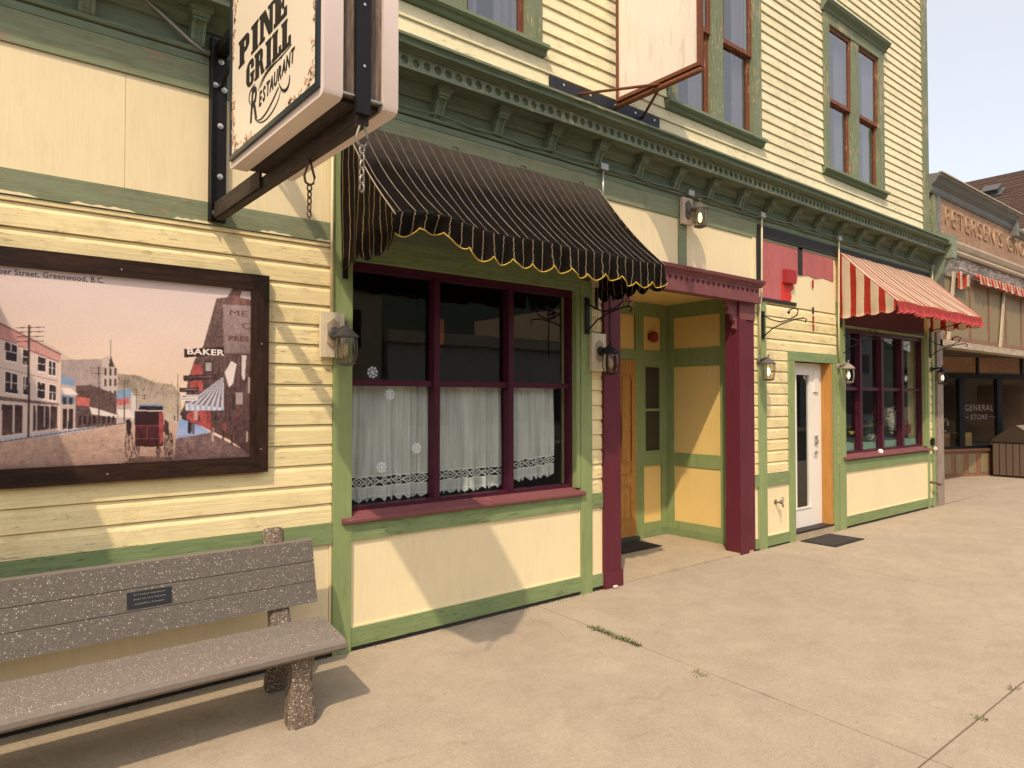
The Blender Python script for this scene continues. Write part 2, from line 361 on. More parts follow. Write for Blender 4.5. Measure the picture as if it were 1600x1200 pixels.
FR = Matrix(((1, 0, 0), (0, 0, -1), (0, 1, 0))).to_4x4()       # text facing -y
SD = Matrix(((0, 0, -1), (-1, 0, 0), (0, 1, 0))).to_4x4()      # text facing -x, reading away from the wall
def put_text(name, s, m, parent, loc, mat3, sx=1, sy=1, **kw):
    bm = text_bm(s, **kw)
    bmesh.ops.transform(bm, matrix=Matrix.Translation(loc) @ mat3 @ Matrix.Diagonal((sx, sy, 1, 1)), verts=bm.verts)
    return mk(name, bm, m, parent, fix=False)

# ================================================================ GROUND
bm = bmesh.new(); quad(bm, (-400, -400, -.20), (400, -400, -.20), (400, 400, -.20), (-400, 400, -.20))
tag(mk('ground', bm, plain('dry_earth', (.20, .16, .11), .95, nz=.3, scale=2)), kind='structure')
bx('road', M['asphalt'], None, -60, 90, -16.5, -5.72, -.19, -.14, bev=0)['kind'] = 'structure'
bx('kerb', M['walk2'], None, -60, 90, -5.7, -5.54, -.2, -.004, bev=.02)['kind'] = 'structure'
walk = bx('sidewalk', M['dirt'], None, -60, 90, -5.53, 3.2, -.15, -.022, bev=0); walk['kind'] = 'structure'
xs = [-13.3, -9.85, -6.4, -3.6, -.2, 4.075, 7.68, 11.2, 14.75, 18.3, 21.9, 25.5, 29]
def slab(x0, x1, y0, y1, z=0.0, k=.055, m=None):
    bm = bmesh.new(); g = .004
    def X(x, y): return x+k*y
    nx, ny = 10, 10
    top = [[bm.verts.new((X(x0+g+(x1-x0-2*g)*i/nx, y0+(y1-y0)*j/ny), y0+g+(y1-y0-2*g)*j/ny, z+random.uniform(-.0012, .0012))) for i in range(nx+1)] for j in range(ny+1)]
    for j in range(ny):
        for i in range(nx): bm.faces.new((top[j][i], top[j][i+1], top[j+1][i+1], top[j+1][i]))
    rim = [top[0][i] for i in range(nx+1)]+[top[j][nx] for j in range(1, ny+1)]+[top[ny][i] for i in range(nx-1, -1, -1)]+[top[j][0] for j in range(ny-1, 0, -1)]
    low = [bm.verts.new((v.co.x, v.co.y, z-.05)) for v in rim]
    for i in range(len(rim)): bm.faces.new((rim[i], low[i], low[(i+1) % len(rim)], rim[(i+1) % len(rim)]))
    return mk('slab', bm, m or M['walk'], walk, smooth='auto')
for a, b in zip(xs, xs[1:]):
    slab(a, b, -3.262, -.02 if a < 13 else -.0)
    slab(a, b, -5.53, -3.266)
for a, b in ((13.35, 18.3), (18.3, 21.9), (21.9, 25.5)): slab(a, b, .0, 2.6, 0, 0)
slab(5.17, 7.52, -.030, 1.27, .022, 0, M['walk2'])
# opposite pavement
ow = bx('far_sidewalk', M['walk'], None, -60, 90, -20, -16.6, -.2, -.02, bev=.02); ow['kind'] = 'structure'

# ================================================================ MAIN BUILDING
B = thing('wooden_building', 'two storey yellow clapboard building with green cornice and plum trim along the sidewalk', 'building')
core = M['siding']
def wallbox(*d): return bx('wall', core, B, *d, bev=0)
wallbox(-4, 2.26, .03, .28, 0, 5.05)
wallbox(2.26, 4.66, .03, .28, 0, .90); wallbox(2.26, 4.66, .03, .28, 3.0, 5.05)
wallbox(4.66, 5.10, .03, .28, 0, 5.05)
wallbox(5.10, 7.56, .03, .28, 3.14, 5.05)
wallbox(7.56, 8.49, .03, .28, 0, 5.05); wallbox(8.49, 9.52, .03, .28, 2.36, 5.05)
wallbox(9.52, 9.90, .03, .28, 0, 5.05)
wallbox(9.90, 12.78, .03, .28, 0, .93); wallbox(9.90, 12.78, .03, .28, 2.9, 5.05)
wallbox(12.78, 12.93, .03, .28, 0, 5.05)
ux = [-4]+[v for a_, b_ in ((2.25, 4.14), (5.95, 7.77), (9.36, 11.25)) for v in (a_+.14, b_-.16)]+[12.93]
for a_, b_ in zip(ux[::2], ux[1::2]): wallbox(a_, b_, .03, .28, 5.05, 7.10)
wallbox(-4, 12.93, .03, .28, 7.10, 9.2)
bx('side_wall', M['siding_up'], B, 12.93, 12.955, .03, 12, 0, 9.2, bev=0)
bx('side_wall', M['siding_up'], B, -4.05, -4, .03, 12, 0, 9.2, bev=0)
bx('rear_wall', M['siding_up'], B, -4, 12.93, 12, 12.1, 0, 9.2, bev=0)
bx('roof', M['asphalt'], B, -4, 12.93, .28, 12, 9.0, 9.1, bev=0)
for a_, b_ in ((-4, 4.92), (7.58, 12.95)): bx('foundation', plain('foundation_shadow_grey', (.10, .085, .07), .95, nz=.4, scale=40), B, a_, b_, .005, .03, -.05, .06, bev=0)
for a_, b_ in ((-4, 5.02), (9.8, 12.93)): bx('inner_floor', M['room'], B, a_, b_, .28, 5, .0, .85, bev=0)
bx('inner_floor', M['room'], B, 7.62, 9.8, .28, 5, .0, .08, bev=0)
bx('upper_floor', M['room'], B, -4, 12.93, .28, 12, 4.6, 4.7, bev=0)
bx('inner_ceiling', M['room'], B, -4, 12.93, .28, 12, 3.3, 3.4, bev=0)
# rooms behind the two shop windows
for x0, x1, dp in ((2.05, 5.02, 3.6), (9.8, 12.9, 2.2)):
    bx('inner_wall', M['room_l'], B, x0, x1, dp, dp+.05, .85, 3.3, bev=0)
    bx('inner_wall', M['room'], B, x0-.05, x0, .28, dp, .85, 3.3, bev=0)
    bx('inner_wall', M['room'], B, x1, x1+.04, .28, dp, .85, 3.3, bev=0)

# ---- lower siding boards
PIT = .1415
prof = [(.02, .0), (-.010, .0), (-.012, .003), (-.011, .098), (-.0085, .106), (-.001, .119), (.001, .137), (.02, .137)]
def siding(x0, x1, z0, z1, up=False):
    z = z0
    pitch = .1245 if up else PIT
    while z < z1-.015:
        h = min(pitch, z1-z)
        bm = bmesh.new()
        if up:
            p = [(.02, 0), (-.013, 0), (-.014, .004), (.0035, pitch-.004), (.02, pitch-.004)]
        else: p = prof
        p = [(a, b) for a, b in p if b <= h-.002] if h < pitch-.01 else p
        if p[-1][0] < .02: p = p+[(p[-1][0], h-.003), (.02, h-.003)] if h < pitch-.01 else p
        prism(bm, [(a+random.uniform(-.0008, .0008), b+z) for a, b in p], x0+random.uniform(0, .0015), x1-random.uniform(0, .0015))
        mk('siding_board', bm, M['siding_up'] if up else M['siding'], B)
        z += pitch
siding(-4, 2.138, .945, 2.955)
siding(4.775, 4.925, .925, 3.0)
siding(7.575, 7.662, .91, 3.0)
siding(7.835, 8.358, .91, 2.45); siding(7.835, 9.66, 2.45, 3.03)
siding(9.655, 9.70, .93, 2.45)
siding(12.87, 13.02, .90, 3.2)
# ---- upper clapboards with window gaps
UW = [(2.25, 4.14), (5.95, 7.77), (9.36, 11.25)]
segs_low = [(-4, 12.75)]
z = 4.70
def upper_rows():
    z = 4.70
    while z < 9.1:
        if z < 4.94: segs = [(-4, 4.2), (4.2, 9.1), (9.1, 12.75)]
        elif z > 7.36: segs = [(-4, 5.0), (5.0, 12.75)]
        else:
            e = .04 if z < 5.05 else 0
            xs_ = [-4]+[v for a, b in UW for v in (a-e-.005, b+e+.005)]+[12.75]
            segs = list(zip(xs_[::2], xs_[1::2]))
        for a, b in segs: yield z, a, b
        z += .1245
for z, a, b in upper_rows():
    bm = bmesh.new(); ww = random.uniform(-.001, .001)
    prism(bm, [(.03, z), (-.013+ww, z), (-.014+ww, z+.004), (.0035, z+.1205), (.03, z+.1205)], a, b)
    mk('siding_board', bm, M['siding_up'], B)
# ---- trim boards (green)
def tb(x0, x1, z0, z1, m='green', y=-.024, y1=.03, name='trim_board', bev=.003): return bx(name, M[m], B, x0, x1, y, y1, z0, z1, bev=bev)
tb(-4, 2.138, .80, .943); tb(-4, 2.138, .025, .158)                # left bay rails
tb(2.14, 2.283, .0, 3.80, 'green_v', -.030)                        # left window post
tb(2.285, 4.625, .80, .925); tb(2.285, 4.625, .03, .163)
tb(4.627, 4.772, -.005, 2.96, 'green_v', -.028)
tb(4.774, 4.924, .79, .923); tb(4.774, 4.924, .035, .15)
tb(2.285, 4.625, 2.86, 3.04, 'green', -.02); tb(2.285, 4.625, 3.04, 3.16, 'green_up', -.02)
tb(7.575, 7.66, .76, .905); tb(7.575, 7.66, .02, .13)
tb(7.662, 7.833, .0, 3.02, 'green_v', -.028)
tb(7.835, 8.357, .76, .905); tb(7.835, 8.357, .02, .14)
tb(8.36, 8.50, .0, 2.325, 'green_v', -.03); tb(8.36, 9.655, 2.328, 2.45, 'green', -.032); tb(9.515, 9.655, .0, 2.325, 'green_v', -.03)
tb(9.657, 9.70, .78, .93); tb(9.657, 9.70, .02, .12)
tb(9.702, 9.885, .0, 3.2, 'green_v', -.03)
tb(9.887, 12.80, .80, .955); tb(9.887, 12.80, .03, .165)
tb(12.802, 12.868, .0, 2.95, 'green_v', -.028)
tb(12.87, 13.02, .78, .90); tb(12.87, 13.02, .02, .15)
tb(13.022, 13.11, .0, 3.9, 'green_v', -.03)
tb(12.755, 12.955, 4.70, 9.1, 'green_win', -.026, .03, 'corner_board')
tb(12.957, 12.985, 4.70, 9.1, 'green_win', -.026, .20, 'corner_board')
# panels
def pn(x0, x1, z0, z1, m='panel', y=-.002): return bx('panel', M[m], B, x0, x1, y, .03, z0, z1, bev=.002)
def bead(x0, x1, z0, z1):
    bm = bmesh.new(); e = .012
    box(bm, x0, x1, -.012, .02, z0, z0+e); box(bm, x1-e, x1, -.0115, .02, z0+e, z1)
    mk('bead', bm, M['panel'], B)
pn(-4, 2.12, .16, .798); bx('bead', M['panel'], B, 2.122, 2.137, -.012, .02, .16, .798, bev=0)
pn(2.285, 4.61, .175, .798); bead(2.286, 4.625, .164, .798)
pn(4.776, 4.905, .165, .788); bead(4.776, 4.923, .151, .788)
pn(7.576, 7.658, .135, .758); pn(7.835, 8.34, .145, .758); bead(7.836, 8.356, .141, .757)
pn(9.658, 9.699, .125, .778); pn(9.888, 12.78, .17, .798); bead(9.888, 12.799, .166, .797)
pn(12.871, 13.019, .155, .778)
# ---- upper panels above band, left
tb(-4, 2.138, 2.957, 3.10, 'green_mid', -.02)
r9 = random.Random(21)
xx_ = -.4
while xx_ < 2.0:
    l_ = r9.uniform(.18, .5); n_ = 9
    pts_ = [(xx_, 2.9585)]+[(xx_+l_*k/n_, 2.9585+r9.uniform(.006, .018)*(1 if 0 < k < n_ else .2)) for k in range(n_+1)]+[(xx_+l_, 2.9585)]
    bm = bmesh.new(); prism(bm, pts_, -.0212, -.0185, 'y'); mk('paint_overlap', bm, M['panel'], B)
    xx_ += l_+r9.uniform(.03, .4)
xpan = [-4, -2.0, -.42, .80, 2.06]
for a, b in zip(xpan, xpan[1:]): pn(a+.001, b-.001, 3.102, 3.80, 'panel')
bx('bead', M['panel'], B, 2.062, 2.137, -.010, .02, 3.102, 3.80)
tb(-4, 13.1, 3.802, 3.99, 'green_mid', -.016)
tb(-4, 13.1, 3.992, 4.04, 'green_up', -.020)
tb(-4, 13.1, 4.042, 4.32, 'green_up', .002)
bm = bmesh.new(); prism(bm, [(.0, 4.045), (-.035, 4.05), (-.042, 4.062), (-.035, 4.078), (0, 4.082)], -4, 13.05); mk('picture_rail', bm, M['green_up'], B)
# panels above awning and entry
pn(2.285, 4.60, 3.162, 3.80); pn(4.60, 6.128, 3.20, 3.80); tb(6.13, 6.262, 3.20, 3.80, 'green_mid', -.02); pn(6.264, 7.56, 3.20, 3.80)
bx('bead', M['panel'], B, 7.562, 7.632, -.02, .03, 2.98, 3.80)
bx('panel', M['panel'], B, 5.02, 7.56, .0, .028, 3.0, 3.2)
# ---- cornice
Yc = -.24
bm = bmesh.new()
prism(bm, [(0, 4.302), (Yc+.02, 4.302), (Yc+.02, 4.32), (0, 4.335)], -4, 13.06); mk('soffit', bm, M['green_up'], B)
bm = bmesh.new(); prism(bm, [(0, 4.20), (-.02, 4.205), (-.03, 4.235), (-.06, 4.26), (-.07, 4.30), (0, 4.30)], -4, 13.05); mk('bed_moulding', bm, M['green_up'], B)
bm = bmesh.new()
prism(bm, [(Yc+.02, 4.412), (Yc-.008, 4.412), (Yc-.014, 4.424), (Yc-.035, 4.426), (Yc-.060, 4.430), (Yc-.084, 4.428), (Yc-.088, 4.437), (Yc-.070, 4.441), (Yc-.052, 4.455), (Yc-.050, 4.475), (Yc-.062, 4.492), (Yc+.02, 4.494)], -4, 13.08); mk('crown_moulding', bm, M['green_up'], B)
bm = bmesh.new()
prism(bm, [(.0, 4.496), (Yc-.082, 4.4955), (Yc-.084, 4.514), (-.02, 4.655), (-.02, 4.70), (.0, 4.70)], -4, 13.0); mk('drip_flashing', bm, M['green_edge'], B)
# fascia tiles with recessed discs
def rosette_bm(hw, hh, r, dep, seg=16):
    bm = bmesh.new()
    def sq(a):
        c_, s_ = math.cos(a), math.sin(a); k = 1/max(abs(c_)/hw, abs(s_)/hh); return (c_*k, s_*k)
    ang = sorted(set([round(k*math.tau/seg, 6) for k in range(seg)]+[round(x % math.tau, 6) for x in (math.atan2(hh, hw), math.pi-math.atan2(hh, hw), math.pi+math.atan2(hh, hw), -math.atan2(hh, hw))]))
    O = [bm.verts.new((sq(a)[0], 0, sq(a)[1])) for a in ang]
    I = [bm.verts.new((r*math.cos(a), 0, r*math.sin(a))) for a in ang]
    R_ = [bm.verts.new((r*math.cos(a), dep, r*math.sin(a))) for a in ang]
    n = len(ang)
    for i in range(n):
        j = (i+1) % n
        bm.faces.new((O[i], O[j], I[j], I[i])); bm.faces.new((I[i], I[j], R_[j], R_[i]))
    bm.faces.new(R_)
    return bm
pt = .0975
ro = mk('rosette', rosette_bm(pt/2-.0006, .0535, .034, .030), M['green_edge'], None, fix=True)
k0 = int((2.59-13.0)/pt)
first = True
x = 2.59-pt*38
ros = []
while x < 13.05:
    if first: r = ro; r.parent = B; r.location = (x, Yc, 4.3565); first = False
    else: r = share(ro, B, (x, Yc, 4.3565))
    x += pt
bx('fascia_back', M['green_edge'], B, -4, 13.05, Yc+.032, Yc+.04, 4.302, 4.411, bev=0)
bx('fascia_board', M['green_edge'], B, -4, 2.59-pt*38.5, Yc, Yc+.016, 4.303, 4.411, bev=0)
bm = bmesh.new(); prism(bm, [(Yc+.015, 4.293), (Yc-.008, 4.293), (Yc-.008, 4.302), (Yc+.015, 4.3025)], -4, 13.05); mk('fascia_lip', bm, M['green_edge'], B)
# corbels
def corbel_bm():
    bm = bmesh.new()
    body = [(0, 4.070), (-.022, 4.070), (-.045, 4.085), (-.062, 4.115), (-.074, 4.15), (-.095, 4.195), (-.125, 4.222), (0, 4.222)]
    def shp(x0, x1, d): prism(bm, [(y+d if y < 0 else y, z_) for y, z_ in body], x0, x1)
    shp(-.042, -.022, -.0); shp(-.022, .022, .014); shp(.022, .042, -.0)
    prism(bm, [(0, 4.215), (-.128, 4.215), (-.128, 4.232), (0, 4.232)], -.047, .047)
    prism(bm, [(0, 4.233), (-.137, 4.233), (-.150, 4.258), (0, 4.258)], -.054, .054)
    prism(bm, [(0, 4.259), (-.160, 4.259), (-.165, 4.272), (0, 4.272)], -.066, .066)
    prism(bm, [(0, 4.273), (-.172, 4.273), (-.175, 4.300), (0, 4.300)], -.072, .072)
    return bm
cb = mk('corbel', corbel_bm(), M['green_up'], B)
cb.location.x = 3.01
for k in range(-7, 16):
    if k: share(cb, B, (3.01+.606*k, 0, 0))
cb.matrix_parent_inverse = Matrix()
# end console of the cornice
bm = bmesh.new()
prism(bm, [(.02, 3.76), (-.04, 3.77), (-.10, 3.86), (-.16, 3.98), (-.20, 4.12), (-.24, 4.22), (.02, 4.22)], 13.085, 13.22)
prism(bm, [(.02, 4.221), (-.33, 4.221), (-.33, 4.60), (-.20, 4.66), (.02, 4.70)], 13.075, 13.29)
for k in range(5): box(bm, 13.291, 13.30, -.325, -.02, 4.26+k*.06, 4.29+k*.06)
bevel(bm, .004); mk('end_console', bm, M['green_edge'], B)
# ---- shop windows
def shopwin(x0, x1, z0, z1, muls, zr, sill, wtr):
    Y = .075
    bm = bmesh.new()
    box(bm, x0, x0+.03, .04, .12, z0, z1); box(bm, x1-.03, x1, .04, .12, z0, z1)
    box(bm, x0+.03, x1-.03, .04, .12, z0, z0+.035); box(bm, x0+.03, x1-.03, .04, .12, z1-.06, z1)
    wf = mk('window', bm, M['purple'], B)
    ed = [x0+.03]+[v for m_ in muls for v in (m_-wtr/2, m_+wtr/2)]+[x1-.03]
    for a, b in zip(ed[::2], ed[1::2]):
        bx('pane', M['glass'], wf, a-.004, b+.004, .098, .102, z0+.03, z1-.055, bev=0)
        bx('muntin', M['purple'], wf, a, b, .055, .115, zr-.024, zr+.024)
    for m_ in muls: bx('mullion', M['purple'], wf, m_-wtr/2, m_+wtr/2, .03, .12, z0+.035, z1-.06)
    bm = bmesh.new(); a, b = sill
    prism(bm, [(.12, z0), (.04, z0+.002), (-.035, z0-.032), (-.058, z0-.036), (-.066, z0-.045), (-.066, z0-.062), (-.058, z0-.07), (-.02, z0-.072), (.12, z0-.075)], a, b)
    mk('sill', bm, M['purple_l'], wf)
    # reveals
    bx('reveal', M['green_v'], wf, x1+.001, x1+.048, -.018, .12, z0, z1, bev=.002)
    bx('reveal', M['green_v'], wf, x0-.02, x0-.001, .031, .12, z0, z1, bev=.002)
    bx('reveal', M['green'], wf, x0, x1, -.015, .12, z1+.001, z1+.03, bev=.002)
    return wf
w1 = shopwin(2.285, 4.575, 1.0, 2.86, (3.055, 3.825), 1.955, (2.205, 4.655), .055)
bm = bmesh.new(); box(bm, 4.60, 4.622, -.02, .06, 1.0, 2.86); mk('trim_board', bm, M['green_v'], B)
w2 = shopwin(9.89, 12.745, 1.04, 2.86, (10.50, 11.22, 11.96), 1.985, (9.80, 12.83), .075)
bx('header_board', M['purple'], B, 9.89, 12.745, -.005, .03, 2.895, 3.80, bev=0)
# ---- upper windows (double hung pairs)
def upwin(x0, x1, z0=5.05, z1=7.10):
    W_ = x1-x0
    bm = bmesh.new()
    box(bm, x0, x0+.15, -.03, .08, z0, z1); box(bm, x1-.17, x1, -.03, .08, z0, z1)
    c0, c1 = x0+W_*.44, x0+W_*.56
    box(bm, c0, c1, -.02, .10, z0, z1); box(bm, x0, x1, -.0305, .029, z1, z1+.14)
    bevel(bm, .004)
    wn = mk('window', bm, M['green_win'], B)
    bm = bmesh.new(); prism(bm, [(.03, z1+.14), (-.04, z1+.14), (-.06, z1+.18), (-.11, z1+.22), (-.13, z1+.26), (.03, z1+.27)], x0-.05, x1+.05); mk('hood', bm, M['green_up'], wn)
    bm = bmesh.new(); prism(bm, [(.03, z0-.001), (-.09, z0-.012), (-.095, z0-.045), (-.05, z0-.05), (-.035, z0-.09), (.03, z0-.10)], x0-.045, x1+.045); mk('sill', bm, M['green_up'], wn)
    zm = 6.05
    for a, b in ((x0+.15, c0), (c1, x1-.17)):
        for (q0, q1, yy) in ((zm-.02, z1, .02), (z0, zm+.02, .055)):
            bm = bmesh.new(); s = .05
            box(bm, a, a+s, yy-.02, yy+.02, q0, q1); box(bm, b-s, b, yy-.02, yy+.02, q0, q1)
            box(bm, a+s, b-s, yy-.02, yy+.02, q0, q0+.05); box(bm, a+s, b-s, yy-.02, yy+.02, q1-.05, q1)
            mk('sash', bm, M['sash_red'], wn)
            bx('pane', M['glass_up'], wn, a+s, b-s, yy-.002, yy+.002, q0+.05, q1-.05, bev=0)
        # inner curtain
        bm = bmesh.new(); n = 40; prev = None
        for i in range(n+1):
            xx = a+(b-a)*i/n; yy = .115+.02*math.sin(i*1.1)+.01*math.sin(i*2.7)
            cur = (bm.verts.new((xx, yy, z0)), bm.verts.new((xx, yy, z1)))
            if prev and (i < 12 or i > 22): bm.faces.new((prev[0], cur[0], cur[1], prev[1]))
            prev = cur
        mk('inner_curtain', bm, M['upcurt'], wn, smooth=True)
    return wn
M['upcurt'] = plain('pale_pink_sheer', (.27, .24, .26), .9)
for a, b in UW: upwin(a, b)
# ---- entry recess
E_ = B
bx('entry_wall', M['green'], B, 5.10, 7.60, 1.30, 1.42, 0, 3.2, bev=0)
bx('entry_wall', M['green'], B, 5.03, 5.10, .17, 1.30, 0, 3.2, bev=0)
bx('entry_wall', M['green'], B, 7.55, 7.60, .17, 1.30, 0, 3.2, bev=0)
bx('entry_ceiling', M['entry_panel'], B, 5.10, 7.55, -.06, 1.30, 3.10, 3.14, bev=0)
def ep(x0, x1, z0, z1, m='entry_panel', y=1.296, nm='panel'): return bx(nm, M[m], B, x0, x1, y, y+.02, z0, z1, bev=0)
def eg(x0, x1, z0, z1): return ep(x0, x1, z0, z1, 'green_v', 1.272, 'trim_board')
# back wall framing
eg(6.90, 7.062, .022, 3.098); eg(7.43, 7.53, .022, 3.098); eg(7.064, 7.428, .022, .21); eg(7.064, 7.428, .955, 1.12); eg(7.064, 7.428, 2.285, 2.47); eg(7.064, 7.428, 2.925, 3.098)
eg(5.10, 6.898, 2.34, 2.47); eg(5.10, 6.898, 2.925, 3.098); eg(5.10, 5.95, .022, 2.338); eg(5.95, 6.06, 2.472, 2.923)
ep(7.064, 7.428, .21, .955); ep(7.064, 7.428, 2.47, 2.925); ep(6.062, 6.898, 2.47, 2.925); ep(5.10, 5.95, 2.47, 2.925)
sd = bx('sidelight', M['green_v'], B, 7.066, 7.10, 1.275, 1.30, 1.122, 2.283, bev=.002)
for d in ((7.395, 7.427, 1.122, 2.283), (7.10, 7.395, 1.122, 1.15), (7.10, 7.395, 2.255, 2.283), (7.10, 7.395, 1.675, 1.705)): bx('sash_rail', M['green_v'], sd, d[0], d[1], 1.276, 1.30, d[2], d[3], bev=.002)
bx('dark_backing', M['room'], B, 7.08, 7.41, 1.297, 1.3005, 1.13, 2.27, bev=0)  # dark sheet close behind the glass stands in for the unlit room
bx('pane', M['glass'], sd, 7.10, 7.395, 1.288, 1.291, 1.15, 1.675, bev=0); bx('pane', M['glass'], sd, 7.10, 7.395, 1.288, 1.291, 1.705, 2.255, bev=0)
# oak door
dr = bx('door', M['oak'], B, 5.955, 6.895, 1.262, 1.295, .075, 2.335, bev=.004)
bm = bmesh.new(); cx = 6.425
ov = [(cx+.17*math.cos(a), 1.45+.52*math.sin(a)) for a in [k*math.tau/28 for k in range(28)]]
tube(bm, [(p[0], 1.256, p[1]) for p in ov], .018, 6, True); mk('oval_frame', bm, plain('dark_bead', (.10, .05, .02)), dr, smooth=True)
bm = bmesh.new(); f = bm.faces.new([bm.verts.new((p[0], 1.258, p[1])) for p in ov]); mk('oval_glass', bm, M['glass'], dr)
def relief(x0, x1, z0, z1, parent, y, m, w=.02, nm='moulding'):
    bm = bmesh.new(); box(bm, x0, x1, y-.012, y+.006, z0, z0+w); box(bm, x0, x1, y-.012, y+.006, z1-w, z1); box(bm, x0, x0+w, y-.0115, y+.006, z0+w, z1-w); box(bm, x1-w, x1, y-.0115, y+.006, z0+w, z1-w); bevel(bm, .004); return mk(nm, bm, m, parent)
relief(6.62, 6.80, 1.02, 2.12, dr, 1.262, M['oak']); relief(6.05, 6.80, .86, 2.16, dr, 1.262, M['oak'], .014)
relief(6.50, 6.80, .30, .74, dr, 1.262, M['oak']); relief(6.05, 6.42, .30, .74, dr, 1.262, M['oak'])
bm = bmesh.new(); lathe_y(bm, [(.028, 0), (.03, .01), (.012, .02), (.012, .05), (.028, .06), (.026, .08), (.005, .085)], (6.04, 1.262, 1.05)); mk('knob', bm, plain('brass', (.45, .30, .10), .3, .9), dr, smooth=True)
bx('threshold', plain('door_sweep_grey', (.07, .07, .065), .6), B, 5.955, 6.897, 1.20, 1.29, .022, .072)
# right return wall (plane x = 7.53)
def rp(y0, y1, z0, z1, m, x=7.53, nm='panel'): return bx(nm, M[m], B, x, 7.56, y0, y1, z0, z1, bev=.0)
rp(.435, 1.155, .215, .945, 'entry_panel', 7.542); rp(.435, 1.155, 1.12, 2.26, 'entry_panel', 7.542); rp(.435, 1.155, 2.50, 2.915, 'entry_panel', 7.542)
for y0, y1, z0, z1 in ((.17, .434, .022, 3.098), (1.156, 1.271, .022, 3.098), (.434, 1.156, .022, .214), (.434, 1.156, .946, 1.119), (.434, 1.156, 2.261, 2.499), (.434, 1.156, 2.916, 3.098)):
    rp(y0, y1, z0, z1, 'green_v', 7.530, 'trim_board')
bx('baseboard', M['green'], B, 7.518, 7.529, .17, 1.262, .022, .12)
bx('baseboard', M['green'], B, 7.064, 7.517, 1.262, 1.271, .022, .12)
# plum posts
pp = bx('post', M['purple_post'], B, 4.927, 5.155, -.045, .165, -.01, 2.99, bev=.006)
bx('plinth', M['purple_post'], pp, 4.925, 5.175, -.055, .17, .0, .16, bev=.02)
p2 = bx('post', M['purple_post'], B, 7.245, 7.40, -.030, .165, .0, 2.99, bev=.006)
bx('post', M['purple_post'], B, 7.402, 7.572, -.018, .15, .0, 2.99, bev=.006)
bx('plinth', M['purple_post'], p2, 7.238, 7.415, -.038, .168, .0, .55, bev=.008)
bx('trim_board', M['purple_l'], B, 7.255, 7.575, -.032, -.0305, 2.78, 2.99, bev=0)
# scroll brackets under lintel
def scroll(x0, sgn, y=.02):
    bm = bmesh.new()
    pts = [(0, 0), (.22, 0), (.215, -.04), (.17, -.07), (.165, -.10), (.185, -.13), (.16, -.155), (.125, -.14), (.10, -.17), (.075, -.22), (.04, -.235), (.035, -.28), (.05, -.31), (.02, -.33), (0, -.32)]
    prism(bm, [(x0+sgn*a, 2.985+b) for a, b in pts], y-.02, y+.025, 'y'); bevel(bm, .004)
    mk('scroll_bracket', bm, M['purple_l'], B)
scroll(5.156, 1); scroll(7.244, -1)
# lintel with pierced band
bx('lintel', M['purple_l'], B, 4.88, 7.60, -.10, .03, 2.985, 3.065, bev=.006)
bx('lintel', M['purple_l'], B, 4.88, 7.60, -.078, .03, 3.066, 3.165, bev=0)
bm = bmesh.new(); prism(bm, [(.03, 3.175), (-.105, 3.175), (-.115, 3.195), (-.15, 3.215), (-.16, 3.25), (-.03, 3.27), (.03, 3.27)], 4.86, 7.62); mk('lintel_cap', bm, M['purple_l'], B)
r1 = mk('rosette', rosette_bm(.0478, .0545, .026, .018), M['purple_l'], B)
r1.location = (5.0, -.0985, 3.120); r1.matrix_parent_inverse = Matrix()
for k in range(1, 27): share(r1, B, (5.0+k*.0965, -.0985, 3.120))
# white door
bm = bmesh.new()
box(bm, 8.505, 8.76, .105, .145, .115, 2.32); box(bm, 9.115, 9.44, .105, .145, .115, 2.32); box(bm, 8.76, 9.115, .105, .145, .115, .375); box(bm, 8.76, 9.115, .105, .145, 2.16, 2.32)
wdo = mk('door', bm, M['white_door'], B)
relief(8.745, 9.13, .36, 2.175, wdo, .105, M['white_door'], .016)
bx('pane', M['glass'], wdo, 8.76, 9.115, .123, .127, .375, 2.16, bev=0)
bx('inner_wall', M['room'], B, 8.3, 9.9, 1.6, 1.65, 0, 2.6, bev=0); bx('inner_wall', wood('reflection_brown', (.16, .09, .05), (.25, .15, .08)), B, 9.20, 9.42, .5, .55, 0.1, 2.5, bev=0)  # narrow brown board behind the door glass stands in for a reflection
bm = bmesh.new(); lathe_y(bm, [(.028, 0), (.028, .012), (.014, .014), (.014, .03)], (9.275, .104, 1.10)); tube(bm, [(9.275, .07, 1.10), (9.19, .068, 1.10)], .009); mk('handle', bm, M['grey_metal'], wdo, smooth='auto')
bm = bmesh.new(); box(bm, 9.242, 9.308, .085, .104, 1.21, 1.33); lathe_y(bm, [(.02, 0), (.02, .02)], (9.275, .085, 1.245)); bevel(bm, .005); mk('keypad', bm, M['grey_metal'], wdo)
bx('closer', M['white_door'], wdo, 9.22, 9.33, .08, .104, 1.93, 2.22)
bx('jamb', M['orange'], B, 9.445, 9.50, -.026, .15, .11, 2.325)
bx('jamb', M['white_door'], B, 8.502, 8.504, -.02, .103, .1, 2.32, bev=0)
bx('threshold', plain('dark_rubber', (.035, .028, .025), .6), B, 8.502, 9.513, -.03, .15, .085, .112)
bx('door_step', M['walk2'], B, 8.502, 9.513, -.028, .15, .0, .082)
